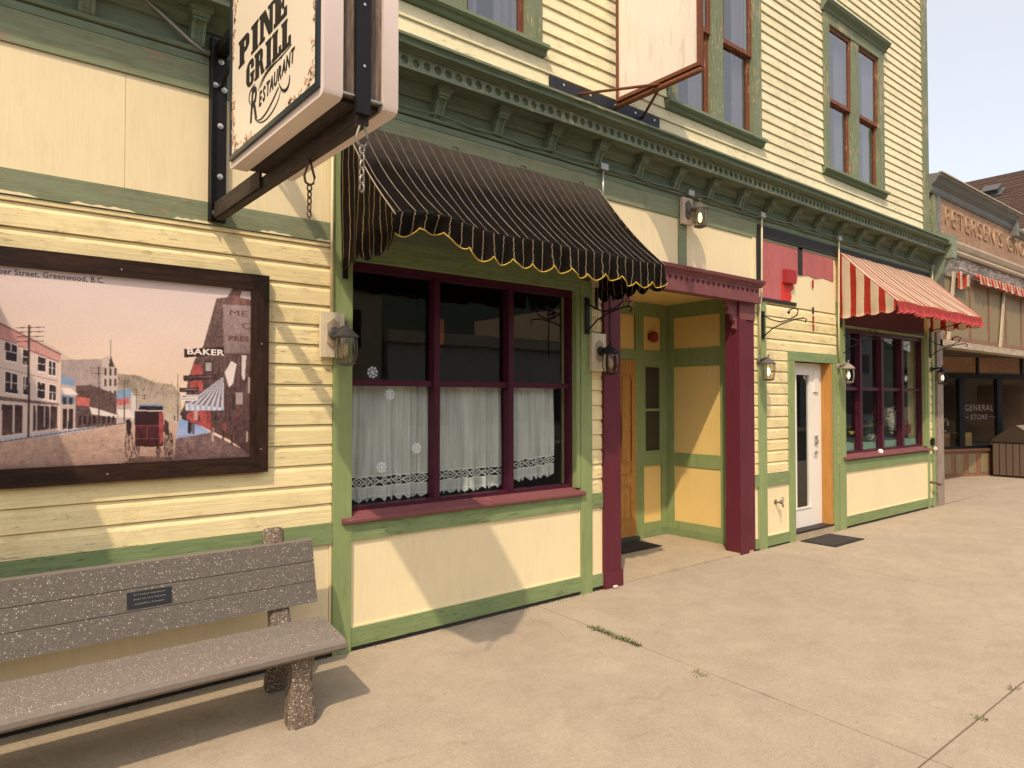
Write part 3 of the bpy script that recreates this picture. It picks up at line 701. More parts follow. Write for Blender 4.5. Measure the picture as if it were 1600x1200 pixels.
# ---- pink painted signboard remains above white door
bx('black_band', M['black_trim'], B, 7.66, 12.95, -.030, -.0165, 3.835, 3.975)
bx('black_band', M['black_trim'], B, 7.64, 7.76, -.030, -.003, 3.25, 3.833)
pn(7.634, 9.66, 3.032, 3.80, 'panel', -.001)
def poly_board(name, pts, m, y0, y1):
    bm = bmesh.new(); prism(bm, pts, y0, y1, 'y'); return mk(name, bm, m, B)
poly_board('painted_board', [(7.765, 3.09), (8.42, 3.09), (8.45, 3.15), (8.43, 3.22), (8.50, 3.27), (8.49, 3.33), (8.60, 3.36), (8.635, 3.44), (8.635, 3.832), (7.765, 3.832)], M['pink'], -.010, -.002)
poly_board('painted_board', [(8.75, 3.47), (8.92, 3.49), (9.1, 3.465), (9.3, 3.50), (9.6, 3.475), (9.6, 3.832), (8.75, 3.832)], M['pink'], -.010, -.002)
poly_board('painted_patch', [(8.22, 3.09), (8.44, 3.10), (8.47, 3.16), (8.44, 3.22), (8.52, 3.27), (8.50, 3.33), (8.22, 3.33)], plain('fresh_red_paint', (.62, .035, .025), .5), -.014, -.0105)
bx('black_band', M['black_trim'], B, 8.637, 8.748, -.016, -.002, 3.47, 3.833)
bx('black_band', M['black_trim'], B, 7.765, 8.58, -.02, -.0022, 3.045, 3.088)
bx('wooden_block', M['redbox'], B, 8.25, 8.49, -.07, -.015, 3.32, 3.49)
for z0, z1, m_ in ((2.98, 3.07, 'black_trim'), (2.86, 2.95, 'redbox'), (2.75, 2.84, 'redbox'), (3.33, 3.44, 'redbox')): bx('paint_drip', M[m_], B, 9.00-.004, 9.035, -.018, -.0145, z0, z1, bev=0)
# ---- conduit
cd = thing('electrical_conduit', 'thin painted conduit running along the green frieze with grey junction boxes', 'conduit', (4.9, -.05, 4.05))
def wav(x0, x1, z, n=40, a=.008): return [(x0+(x1-x0)*i/n, -.052+.004*math.sin(i*.9), z+a*math.sin(i*.55)+(.01*math.sin(i*1.9))) for i in range(n+1)]
bm = bmesh.new(); tube(bm, wav(2.3, 13.0, 4.092, 60, .008), .009, 6); mk('pipe', bm, M['conduit'], cd, smooth=True)
bm = bmesh.new(); tube(bm, wav(4.9, 12.9, 4.06, 60, .014), .005, 5); mk('cable', bm, plain('grey_cable', (.12, .13, .10)), cd, smooth=True)
for xx in (4.90, 6.27, 7.70, 9.66, 12.98): bx('junction_box', M['grey_metal'], cd, xx-.05, xx+.05, -.085, -.03, 4.055, 4.115)
for xx, z0, mm in ((4.90, 3.70, 'bolt'), (7.70, 2.40, 'conduit_c'), (9.665, 2.36, 'conduit_c'), (12.98, 2.4, 'conduit_c')):
    bm = bmesh.new()
    pts = [(xx, -.06, 4.06), (xx, -.055, 3.6 if z0 < 3 else z0), ]
    if z0 < 3: pts += [(xx, -.05, 3.1), (xx-.035 if xx < 8 else xx+.0, -.045, 2.95), (xx-.035 if xx < 8 else xx+.01, -.045, z0)]
    tube(bm, pts, .012, 7); mk('drop_pipe', bm, M[mm], cd, smooth=True)
bm = bmesh.new(); tube(bm, [(2.112, -.045, 3.80), (2.112, -.045, 2.45)], .012, 8); mk('drop_pipe', bm, M['conduit_c'], cd, smooth=True)
bm = bmesh.new(); tube(bm, [(4.83, -.04, 2.95), (4.85, -.04, 2.7), (4.825, -.04, 2.5)], .008, 6); mk('drop_pipe', bm, M['conduit_c'], cd, smooth=True)
def copy_thing(o, loc, label, parent=None):
    c = o.copy(); C.objects.link(c); c.location = loc
    if label: c['label'] = label
    stack = [(o, c)]
    while stack:
        a, b = stack.pop()
        for ch in list(a.children):
            k = ch.copy(); C.objects.link(k); k.parent = b; k.matrix_parent_inverse = ch.matrix_parent_inverse.copy(); stack.append((ch, k))
    return c

# ================================================================ AWNINGS
def grid_uv(name, P, nu, nv, m, parent, uvf, solid=.003, smooth=True):
    bm = bmesh.new(); uvl = bm.loops.layers.uv.new('UVMap')
    g = [[bm.verts.new(P(i/nu, j/nv)) for i in range(nu+1)] for j in range(nv+1)]
    for j in range(nv):
        for i in range(nu):
            f = bm.faces.new((g[j][i], g[j][i+1], g[j+1][i+1], g[j+1][i]))
            for l, (a, b) in zip(f.loops, ((i, j), (i+1, j), (i+1, j+1), (i, j+1))): l[uvl].uv = uvf(a/nu, b/nv)
    if solid: bmesh.ops.solidify(bm, geom=bm.faces[:], thickness=solid)
    return mk(name, bm, m, parent, smooth=smooth, fix=False)
def hemline(name, pts, m, parent, r=.004):
    bm = bmesh.new(); tube(bm, pts, r, 5); return mk(name, bm, m, parent, smooth=True)
M['clip'] = plain('rusty_clip', (.12, .06, .03), .8)
def awning(x0, x1, zt, zf, yf, zb, label, red=False, rag=.0, seed=1, group=None):
    A = thing('awning', label, 'awning', ((x0+x1)/2, 0, zt), group)
    rnd = random.Random(seed); L = x1-x0
    ph = [rnd.uniform(0, 6.28) for _ in range(8)]
    cm, sm, vm, hm = (M['canvas_red'], M['canvas_red_side'], M['canvas_pink'], M['hem_p']) if red else (M['canvas'], M['canvas_side'], M['canvas_val'], M['hem_y'])
    def front(u):                                     # lower front edge of the sloped sheet
        x = x0+L*u
        lift = rag*(math.exp(-((u-.10)/.10)**2)*.055)
        return Vector((x, yf+.006*math.sin(u*17+ph[0]), zf+lift+.006*math.sin(u*23+ph[1])))
    def sheet(u, v):
        T = Vector((x0+L*u, -.035, zt+.004*math.sin(u*30))); F = front(u); p = T.lerp(F, v)
        s = math.sin(v*math.pi); p += Vector((0, .018, -.045))*s*(1 if not red else .3)
        p += Vector((0, 0, 1))*(.007*math.sin(u*40+v*3+ph[2])*s + .006*math.sin(u*95+v*9)*v)
        return p
    grid_uv('canopy', sheet, 90, 14, cm, A, lambda u, v: (L*u, v))
    sc_w = .19 if not red else .13; nsc = round(L/sc_w)
    def scal(u): return abs(math.sin(u*nsc*math.pi))**.6
    vl = zf-zb
    def val(u, v):
        F = front(u); bowl = rag*math.exp(-((u-.09)/.11)**2)
        d = vl*(.80+.20*scal(u)+.05*math.sin(u*31+ph[6]))*v*(1-.45*bowl)
        k = v*v
        return F+Vector((.012*math.sin(u*nsc*6.28+ph[3])*k, (.028*math.sin(u*nsc*math.pi*2+ph[4])+.014*math.sin(u*61))*k+.05*v*bowl, -d))
    grid_uv('valance', val, 20*nsc, 6, vm, A, lambda u, v: (L*u, v))
    hemline('hem', [val(i/(nsc*12), 1)+Vector((0, -.002, 0)) for i in range(nsc*12+1)], hm, A, .0045 if not red else .003)
    hemline('front_bar', [front(i/40)+Vector((0, .012, .004)) for i in range(41)], M['black_metal'] if not red else M['hem_y'], A, .007)
    ns = 4 if red else 5
    for xe, sg in ((x0, -1), (x1, 1)):
        def side(u, v, xe=xe, sg=sg):                 # u from wall to front, v down
            y = -.035+(yf+.035)*u
            zt_ = zt+(zf-zt)*u-.045*math.sin(u*math.pi)*(1 if not red else .3)
            zb_ = zf-.0-(vl*(.72+.28*abs(math.sin(u*ns*math.pi))**.6))-.03*(1-u)
            k = v
            return Vector((xe+sg*(.004+.014*math.sin(u*21+ph[5])*k+.012*math.sin(u*9+v*5)*k), y, zt_+(zb_-zt_)*v))
        grid_uv('side_panel', side, 60, 12, sm, A, lambda u, v: ((abs(yf))*u, v))
        hemline('hem', [side(i/50, 1) for i in range(51)], M['black_metal'] if not red else M['hem_p'], A, .003)
        hemline('edge_piping', [side(i/20, 0)+Vector((sg*.002, 0, .002)) for i in range(21)], hm if red else plain('beige_piping', (.42, .35, .25), .8), A, .004)
        bm = bmesh.new(); tube(bm, [(xe-sg*.03, -.02, zf-.16), (xe-sg*.03, yf+.02, zf-.01)], .008, 6); box(bm, xe-sg*.03-.018, xe-sg*.03+.018, -.045, -.03, zf-.30, zf-.10); mk('bracket_arm', bm, M['black_metal'], A)
    for k in range(4):
        xx = x0+L*(.1+.27*k); bm = bmesh.new(); tube(bm, [(xx-.03, -.045, zt+.012), (xx, -.05, zt+.022), (xx+.035, -.045, zt+.010)], .006, 5)
        mk('top_clip', bm, M['clip'], A)
    return A
awning(2.19, 4.86, 3.865, 3.005, -.83, 2.79, 'black pinstriped canvas awning with scalloped yellow hem over the lace-curtained window', rag=1, seed=3)
awning(9.72, 12.94, 3.905, 3.145, -.79, 2.985, 'red and cream striped awning with pink scalloped valance over the second shop window', red=True, seed=5)
awning(-3.2, -.19, 3.36, 2.46, -.80, 2.22, 'black pinstriped canvas awning out of view left of the street mural, added for its cast shadow', rag=.3, seed=9)  # unseen awning, added to throw the shadow over the mural's left side

# ================================================================ PROJECTING SIGN
S = thing('restaurant_sign', 'cream lightbox restaurant sign with black lettering hanging from a black iron bracket', 'sign', (1.33, -.01, 3.0))
bm = bmesh.new(); box(bm, 1.272, 1.378, -.045, -.021, 2.975, 4.16); box(bm, 1.274, 1.284, -.075, -.045, 2.98, 4.16); bevel(bm, .003); mk('wall_plate', bm, M['black_metal'], S)
for (xx, zz) in ((1.305, 3.03), (1.338, 3.27), (1.338, 3.60), (1.305, 3.86), (1.36, 3.84), (1.34, 4.02)):
    bm = bmesh.new(); lathe_y(bm, [(.019, 0), (.019, .003), (.011, .0035), (.011, .012), (.006, .013)], (xx, -.046, zz), 10); mk('bolt', bm, M['bolt'], S)
bm = bmesh.new(); box(bm, 1.315, 1.36, -2.06, -.046, 2.985, 3.05); bevel(bm, .004); mk('lower_arm', bm, M['beam_wood'], S)
bm = bmesh.new(); box(bm, 1.300, 1.314, -.9, -.046, 2.995, 3.09); prism(bm, [(-.046, 3.0), (-.046, 3.11), (-.35, 3.05), (-.35, 3.0)], 1.361, 1.372); mk('gusset', bm, M['beam_wood'], S)
bm = bmesh.new(); box(bm, 1.305, 1.375, -2.06, -.046, 4.06, 4.12); prism(bm, [(-.046, 3.86), (-.07, 3.84), (-.62, 4.055), (-.56, 4.058)], 1.325, 1.345); mk('upper_arm', bm, M['black_metal'], S)
XN, XF = 1.150, 1.493; Y0, Y1 = -.87, -2.075; ZB, ZT = 3.062, 4.045
def pan(xo, xi, face):
    bm = bmesh.new(); e = .028
    prism(bm, [(Y0-.0, ZB+e), (Y0-e*.3, ZB+e*.3), (Y0-e, ZB), (Y1+e, ZB), (Y1+e*.3, ZB+e*.3), (Y1, ZB+e), (Y1, ZT-e), (Y1+e*.3, ZT-e*.3), (Y1+e, ZT), (Y0-e, ZT), (Y0-e*.3, ZT-e*.3), (Y0, ZT-e)], min(xo, xi), max(xo, xi))
    bevel(bm, .012, 2, 1.0)
    mk('housing', bm, M['sign_white'], S, smooth='auto')
M['sign_white'] = plain('aged_white_plastic', (.74, .62, .56), .35, nz=.06, scale=5)
M['sign_face'] = plain('cream_sign_face', (.80, .70, .55), .3, nz=.06, scale=2.5)
M['sign_edge'] = plain('blue_black_frame', (.030, .045, .055), .3, .4)
M['ink'] = plain('black_sign_ink', (.022, .018, .014), .5)
M['sepia'] = plain('sepia_ornament_ink', (.56, .37, .25), .6, nz=.2)
pan(1.152, 1.236, True); pan(1.422, XF, False)
bx('core', M['sign_wood'], S, 1.2365, 1.4215, Y1+.02, Y0-.01, ZB+.03, ZT-.02)
bx('core_bottom', M['beam_wood'], S, 1.2368, 1.4212, Y1+.05, Y0-.02, ZB+.012, ZB+.0295, bev=0)
bx('end_strap', M['black_metal'], S, 1.292, 1.356, Y1-.012, Y1+.018, 3.02, 4.14)
bx('lip', M['grey_metal'], S, 1.238, 1.290, Y1+.004, Y1+.02, ZB+.028, ZB+.036, bev=0); bx('lip', M['grey_metal'], S, 1.358, 1.42, Y1+.004, Y1+.02, ZB+.028, ZB+.036, bev=0)
for zz in (3.22, 3.48, 3.9):
    bm = bmesh.new(); lathe_y(bm, [(.006, 0), (.006, .004)], (1.325, Y1-.012, zz), 8); mk('screw', bm, M['bolt'], S)
# face frame + face
a0, a1, b0, b1 = Y0-.03, Y1+.03, ZB+.035, ZT-.035
bm = bmesh.new(); t_ = .022
for d in ((a1, a0, b0, b0+t_), (a1, a0, b1-t_, b1)): box(bm, 1.136, 1.153, d[0], d[1], d[2], d[3])
for d in ((a1, a1+t_, b0+t_, b1-t_), (a0-t_, a0, b0+t_, b1-t_)): box(bm, 1.1362, 1.153, d[0], d[1], d[2], d[3])
bevel(bm, .004); mk('face_frame', bm, M['sign_edge'], S)
bx('sign_face', M['sign_face'], S, 1.146, 1.1515, a1+t_, a0-t_, b0+t_, b1-t_, bev=0)
FX = 1.1445
# slab-serif block letters, built as outlines (unit box)
def letter(ch):
    s = .32
    R = lambda x0, y0, x1, y1: [(x0, y0), (x1, y0), (x1, y1), (x0, y1)]
    ser = lambda x, y, w_=.40: R(x-w_/2+s/2, y, x+w_/2+s/2, y+.10)
    if ch == 'I': return [R(.2, 0, .2+s, 1), R(.1, 0, .57, .1), R(.1, .9, .57, 1)], .67
    if ch == 'P': return [R(.06, 0, .06+s, 1), R(-.02, 0, .42, .1), R(-.02, .9, .3, 1), R(.3, .83, .58, 1), R(.3, .40, .58, .57), [(.50, .40), (.66, .46), (.74, .56), (.74, .84), (.66, .95), (.50, 1)]], .78
    if ch == 'N': return [R(.04, 0, .24, 1), R(-.03, 0, .32, .1), R(-.03, .9, .3, 1), [(.10, 1), (.36, 1), (.80, 0), (.58, 0)], R(.62, 0, .80, 1), R(.52, .9, .88, 1)], .90
    if ch == 'E': return [R(.06, 0, .06+s, 1), R(-.02, 0, .70, .14), R(-.02, .86, .68, 1), R(.3, .43, .55, .57), R(.56, .0, .72, .30), R(.56, .72, .70, 1), R(.47, .34, .56, .66)], .80
    if ch == 'G': return [[(.30, 0), (.12, .08), (.0, .25), (.0, .75), (.12, .92), (.30, 1), (.30, .0)], R(.0, .25, .28, .75), R(.29, .86, .56, 1), R(.29, 0, .56, .14), [(.5, 1), (.62, .96), (.70, .86), (.70, .64), (.46, .64), (.46, 1)], [(.46, 0), (.60, .03), (.70, .12), (.70, .46), (.46, .46)], R(.38, .38, .76, .48)], .80
    if ch == 'R': return [R(.06, 0, .06+s, 1), R(-.02, 0, .38, .1), R(-.02, .9, .3, 1), R(.3, .85, .55, 1), R(.3, .44, .55, .58), [(.48, .44), (.62, .50), (.70, .60), (.70, .86), (.62, .96), (.48, 1)], [(.44, .48), (.66, .50), (.80, .08), (.86, .08), (.86, 0), (.58, 0)]], .86
    if ch == 'L': return [R(.06, 0, .06+s, 1), R(-.02, 0, .66, .13), R(-.02, .9, .42, 1), R(.52, 0, .68, .32)], .74
def word(s, y0, z0, h, wd_, curve=0.0):
    tot = sum(letter(c_)[1] for c_ in s)*1.0; bm = bmesh.new(); x = 0; lay = 0
    for c_ in s:
        polys, ad = letter(c_)
        for q in polys:
            pts = [((x+px)/tot, py) for px, py in q]
            P3 = [(y0-wd_*u, z0+h*v+curve*(4*(u-.5)**2)) for u, v in pts]
            prism(bm, P3, FX-.0008-.00004*lay, FX+.003); lay += 1
        x += ad
    return mk('lettering', bm, M['ink'], S, fix=True)
word('PINE', -1.030, 3.548, .14, .68); word('GRILL', -1.150, 3.396, .130, .60)
RT = Matrix.Rotation(math.radians(7.5), 4, 'X')
put_text('lettering', 'R', M['ink'], S, (FX, -1.255, 3.278), SD, size=.235, extrude=.0015, offset=.002, shear=.22, sx=.75)
for k, ch in enumerate('ESTAURANT'):
    yy = -1.355-.0505*k; zz = 3.278+.0065*k
    put_text('lettering', ch, M['ink'], S, (FX, yy, zz), SD, size=.098-.001*k, extrude=.0015, offset=.0012, shear=.2, sx=.72)
def ribbon(pts, r=.004, m='ink', wmax=1.0):
    bm = bmesh.new(); n = len(pts)
    rr = [r*(.35+wmax*math.sin(math.pi*i/(n-1))) for i in range(n)]
    prev = None
    for i in range(n):
        p = Vector((0, *pts[i])); q = Vector((0, *pts[min(i+1, n-1)]))-Vector((0, *pts[max(i-1, 0)])); q.normalize()
        nn = Vector((0, -q.z, q.y))*rr[i]
        a = [bm.verts.new((FX-.001+dx, p.y+s_*nn.y, p.z+s_*nn.z)) for dx, s_ in ((0, 1), (0, -1), (.003, -1), (.003, 1))]
        if prev:
            for k in range(4): bm.faces.new((prev[k], prev[(k+1) % 4], a[(k+1) % 4], a[k]))
        prev = a
    return mk('flourish', bm, M[m], S)
def bez(p, n=24):
    out = []
    for i in range(n+1):
        t = i/n; out.append(tuple((1-t)**3*p[0][k]+3*(1-t)**2*t*p[1][k]+3*(1-t)*t*t*p[2][k]+t**3*p[3][k] for k in (0, 1)))
    return out
ribbon(bez([(-1.30, 3.20), (-1.42, 3.12), (-1.66, 3.30), (-1.58, 3.24)]), .0035)
ribbon(bez([(-1.28, 3.21), (-1.40, 3.10), (-1.62, 3.18), (-1.62, 3.23)]), .0022)
ribbon(bez([(-1.22, 3.30), (-1.17, 3.33), (-1.19, 3.38), (-1.28, 3.38)]), .003)
ribbon(bez([(-1.33, 3.33), (-1.40, 3.40), (-1.52, 3.39), (-1.64, 3.375)]), .0022)
ribbon(bez([(-1.36, 3.335), (-1.44, 3.40), (-1.60, 3.37), (-1.75, 3.39)]), .0018)
ribbon(bez([(-1.60, 3.27), (-1.66, 3.18), (-1.74, 3.20), (-1.73, 3.26)]), .0055)
rr = random.Random(4)
def orn(y, z, sy, sz, n):
    for k in range(n):
        u = rr.random(); v_ = rr.random()**1.5
        # concave corner area: narrow along both edges
        if rr.random() < .5: yy, zz = u*.34, v_*.055*(1-u)+.012
        else: yy, zz = v_*.07*(1-u)+.012, u*.34
        a = rr.uniform(0, 6.28); l = rr.uniform(.014, .034); c_ = rr.choice((-1, 1))*rr.uniform(.6, 1.6)
        pts = []
        for i in range(8):
            t_ = i/7; aa = a+c_*t_*2.2; pts.append((yy*sy+y+l*t_*math.cos(aa), zz*sz+z+l*t_*math.sin(aa)))
        ribbon(pts, rr.uniform(.0025, .0055), 'sepia', 1.0)
for q_ in ((Y1+.056, ZB+.058, 1, 1), (Y0-.056, ZB+.058, -1, 1), (Y1+.056, ZT-.058, 1, -1), (Y0-.056, ZT-.058, -1, -1)): orn(*q_, 46)
_or = [o for o in S.children if o.name.startswith('flourish') and o.data.materials[0] == M['sepia']]
bmo = bmesh.new()
for o in _or: bmo.from_mesh(o.data); bpy.data.objects.remove(o)
mk('corner_ornament', bmo, M['sepia'], S, fix=False)['kind'] = 'stuff'
# chains under the sign
def link_bm(r=.0035, a=.016, b=.009):
    bm = bmesh.new(); tube(bm, [(b*math.cos(k*math.tau/12), 0, a*math.sin(k*math.tau/12)) for k in range(12)], r, 5, True); return bm
def chain(x, y, z0, z1, label, m, sc_=1.0, snap=True):
    T = thing('chain', label, 'chain', (x, y, z0))
    z = z0
    if snap:
        bm = bmesh.new(); tube(bm, [(x, y, z), (x-.006, y, z-.02), (x-.012, y, z-.05), (x-.026, y, z-.095), (x-.02, y, z-.125), (x, y, z-.137), (x+.02, y, z-.125), (x+.026, y, z-.095), (x+.012, y, z-.05)], .006, 6, True)
        mk('snap_hook', bm, m, T, smooth=True); z -= .15
    lk = None; k = 0
    while z > z1:
        if lk is None:
            lk = mk('link', link_bm(.0042*sc_, .020*sc_, .011*sc_), m, T, smooth=True); lk.location = (x, y, z); lk.matrix_parent_inverse = Matrix.Translation(-Vector((x, y, z0)))
        else: share(lk, T, (x+random.uniform(-.001, .001), y, z), rot=(0, 0, (k % 2)*1.57+.4))
        z -= .0315*sc_; k += 1
    return T
M['rust'] = plain('rusty_chain_steel', (.16, .10, .065), .6, .6, nz=.4, scale=80)
M['old_steel'] = plain('dull_chain_steel', (.34, .30, .25), .5, .7, nz=.4, scale=80)
chain(1.335, -1.50, 3.0, 2.70, 'rusty chain with snap hook hanging from the inner half of the restaurant sign', M['rust'])
chain(1.335, -2.05, 3.03, 2.72, 'pale steel chain with hook hanging from the outer end of the restaurant sign', M['old_steel'])

# ================================================================ BLANK SIGN BOARD ABOVE
P = thing('blank_signboard', 'blank cream signboard in rusty frame on a pole projecting over the cornice', 'sign', (5.1, 0, 4.73))
rusty = plain('rusted_pole', (.20, .075, .035), .75, .4, nz=.5, scale=30)
M['board'] = paint('bleached_board_face', (.82, .74, .64), 'z', .12, under=(.45, .28, .18), dirt=.08, grain=.2)
bx('board_panel', M['board'], P, 5.085, 5.115, -1.03, -.10, 4.80, 6.55)
bm = bmesh.new()
for d in ((-1.055, -1.03, 4.765, 6.58), (-.10, -.075, 4.765, 6.58), (-1.03, -.10, 4.765, 4.799), (-1.03, -.10, 6.551, 6.58)): box(bm, 5.068, 5.132, *d)
bevel(bm, .003); mk('board_frame', bm, rusty, P)
bm = bmesh.new(); tube(bm, [(5.10, -.005, 4.725), (5.10, -1.05, 4.735)], .026, 10); mk('pole', bm, rusty, P, smooth=True)
for xx in (4.60, 5.52):
    bm = bmesh.new(); tube(bm, [(xx, -.02, 4.73), (5.10, -.62, 4.76), (5.11, -.66, 4.79)], .014, 8); mk('brace', bm, rusty, P, smooth=True)
bx('wall_plate', plain('blue_black_steel', (.035, .038, .052), .5, .4), P, 4.23, 5.79, -.034, -.016, 4.68, 4.80)
for xx in (4.4, 4.75, 5.1, 5.4, 5.7):
    bm = bmesh.new(); lathe_y(bm, [(.012, 0), (.012, .006)], (xx, -.034, 4.755), 8); mk('bolt', bm, M['bolt'], P)

# ================================================================ LANTERNS
def lamp(cx, cy, cz, label, mount, mm, metal, bulb, mx=None, mz=None):
    """cx,cy,cz: centre of the glass body"""
    T = thing('wall_lantern', label, 'wall lamp', (cx, 0, cz), 'lanterns on the wooden building')
    mx = cx-.06 if mx is None else mx; mz = cz+.14 if mz is None else mz
    yb = -.03
    if mount:
        x0, x1, z0, z1 = mount; bx('mounting_block', mm, T, x0, x1, -.068, -.031, z0, z1, bev=.004); yb = -.068
        bm = bmesh.new(); q = [(0, .105), (.045, .07), (.045, -.07), (0, -.105), (-.045, -.07), (-.045, .07)]
        prism(bm, [((x0+x1)/2+a, (z0+z1)/2+.01+b) for a, b in q], yb-.016, yb-.001, 'y'); bevel(bm, .005); mk('back_plate', bm, metal if mm is not M['cream_l'] else M['lamp_tan'], T)
        mx, mz = (x0+x1)/2, (z0+z1)/2+.01; yb -= .016
    bm = bmesh.new(); lathe_y(bm, [(.045, 0), (.045, .012), (.036, .022), (.02, .032)], (mx, yb, mz), 14); mk('rose', bm, metal, T, smooth='auto')
    top = cz+.115
    bm = bmesh.new(); tube(bm, [(mx, yb-.02, mz), (mx+(cx-mx)*.4, (yb+cy)/2, mz+.018), (cx, cy+.02, top+.05), (cx, cy, top+.02)], [.02, .017, .015, .013], 8); mk('arm', bm, metal, T, smooth=True)
    bm = bmesh.new(); lathe(bm, [(.088, 0), (.090, .008), (.074, .022), (.048, .05), (.020, .066), (.018, .075), (.008, .08), (.008, .098), (.013, .104), (.002, .122)], (cx, cy, cz+.09), 12); mk('cap', bm, metal, T, smooth='auto')
    pr = [(.074, .088), (.080, .03), (.078, -.03), (.060, -.095)]
    bm = bmesh.new(); lathe(bm, [(r-.004, z_) for r, z_ in pr], (cx, cy, cz), 12, cap=False); mk('glass_shade', bm, M['glass_lamp'], T, smooth=True)
    bm = bmesh.new()
    for k in range(6):
        a = k*math.tau/6+.3; tube(bm, [(cx+r*math.cos(a), cy+r*math.sin(a), cz+z_) for r, z_ in pr], .0045, 5)
    lathe(bm, [(.064, -.10), (.068, -.092), (.06, -.088)], (cx, cy, cz), 14); lathe(bm, [(.03, -.112), (.06, -.101)], (cx, cy, cz), 12)
    mk('cage', bm, metal, T)
    bm = bmesh.new(); lathe(bm, [(.006, -.05), (.02, -.03), (.024, 0), (.018, .03), (.012, .05)], (cx, cy, cz), 10); mk('bulb', bm, bulb, T, smooth=True)
    return T
M['lamp_tan'] = plain('tan_lamp_plate', (.40, .31, .21), .6)
M['lamp_grey'] = plain('greyed_lamp_metal', (.13, .115, .10), .6, .2, nz=.3)
M['lamp_black'] = plain('black_lamp_metal', (.02, .018, .018), .5, .2, nz=.3)
M['bulb_off'] = plain('clear_bulb', (.55, .45, .32), .3)
lamp(2.155, -.19, 2.175, 'grey wall lantern on cream block beside the mural frame and window post', (2.025, 2.20, 2.13, 2.45), M['cream_l'], M['lamp_grey'], M['bulb_off'])
lamp(4.86, -.19, 2.17, 'dark wall lantern on cream block between black awning window and plum post', (4.735, 4.925, 2.10, 2.46), M['cream_l'], M['lamp_black'], M['bulb_off'])
lamp(6.27, -.19, 3.79, 'highest wall lantern with glowing bulb above the plum lintel', (6.13, 6.31, 3.735, 4.025), M['rust_mount'], M['lamp_grey'], M['bulb'])
lamp(7.60, -.19, 2.16, 'wall lantern between the plum post and the white door', None, None, M['lamp_grey'], M['bulb_w'], 7.66, 2.30)
lamp(9.63, -.19, 2.16, 'pale grey wall lantern between the white door and the second shop window', None, None, plain('pale_grey_lamp', (.26, .22, .18), .6), M['bulb_w'], 9.66, 2.29)
lamp(12.99, -.19, 2.19, 'small black wall lantern at the far corner of the yellow building', None, None, M['lamp_black'], M['bulb_w'], 12.96, 2.34)

# ================================================================ SCROLL HOOKS
def hook(x, z, label, plate=True, L_=.55):
    T = thing('scroll_bracket', label, 'plant hook', (x, -.03, z), 'iron plant hooks on the wooden building')
    if plate: bx('back_bar', M['black_metal'], T, x-.028, x+.028, -.045, -.031, z-.17, z+.17)
    def arc(pts, r=.0075):
        bm = bmesh.new(); out = []
        for a, b in zip(pts, pts[1:]): out.append(a)
        tube(bm, pts, r, 6); mk('scroll', bm, M['black_metal'], T, smooth=True)
    Y = lambda d: -.045-d
    arc([(x, Y(0), z+.12), (x, Y(.10), z+.06), (x, Y(.22), z+.02), (x, Y(.34), z+.035), (x, Y(.43), z+.08), (x, Y(.45), z+.14), (x, Y(.40), z+.17), (x, Y(.34), z+.15), (x, Y(.33), z+.12)])
    arc([(x, Y(0), z-.14), (x, Y(.12), z-.05), (x, Y(.26), z+.0), (x, Y(.42), z+.035), (x, Y(.52), z+.04), (x, Y(L_), z+.02), (x, Y(L_-.02), z-.015)])
    bm = bmesh.new(); lathe(bm, [(.004, -.02), (.02, 0), (.004, .02)], (x, Y(.33), z+.125), 8); mk('leaf_knob', bm, M['black_metal'], T, smooth=True)
    return T
hook(7.745, 2.74, 'black scrolled plant hook above the lantern right of the plum post')
hook(9.80, 2.62, 'thin scrolled plant hook on the post left of the second shop window', False)
hook(12.90, 2.70, 'scrolled plant hook near the far green corner post')
hook(4.70, 2.62, 'black scrolled plant hook under the right end of the black awning')
chain(4.705, -.32, 2.76, 2.24, 'thin black chain hanging in front of the left plum post', M['black_metal'], .85, False)
fl = thing('hanging_flowers', 'small dried pink flowers hanging under the black awning by the entry', 'flowers', (4.86, -.40, 2.70))
bm = bmesh.new(); r_ = random.Random(3)
for k in range(90):
    p = Vector((4.86+r_.gauss(0, .045), -.42+r_.gauss(0, .03), 2.72+r_.gauss(0, .03))); d = Vector((r_.gauss(0, 1), r_.gauss(0, 1), r_.gauss(0, .6))).normalized()*.03; e = d.cross(Vector((0, 0, 1))).normalized()*.008
    bm.faces.new([bm.verts.new(q) for q in (p, p+d*.5+e, p+d, p+d*.5-e)])
mk('leaves', bm, plain('dry_leaf', (.16, .15, .06), .8), fl)['kind'] = 'stuff'
for dx, dz, cc in ((-.02, .02, (.62, .12, .22)), (.03, .0, (.55, .20, .25)), (.0, -.02, (.40, .30, .08))):
    bm = bmesh.new(); bmesh.ops.create_icosphere(bm, subdivisions=2, radius=.016, matrix=Matrix.Translation((4.86+dx, -.44, 2.73+dz))); 
    for v in bm.verts: v.co += Vector((r_.uniform(-1, 1), r_.uniform(-1, 1), r_.uniform(-1, 1)))*.004
    mk('flower', bm, plain('petals', cc, .8), fl)

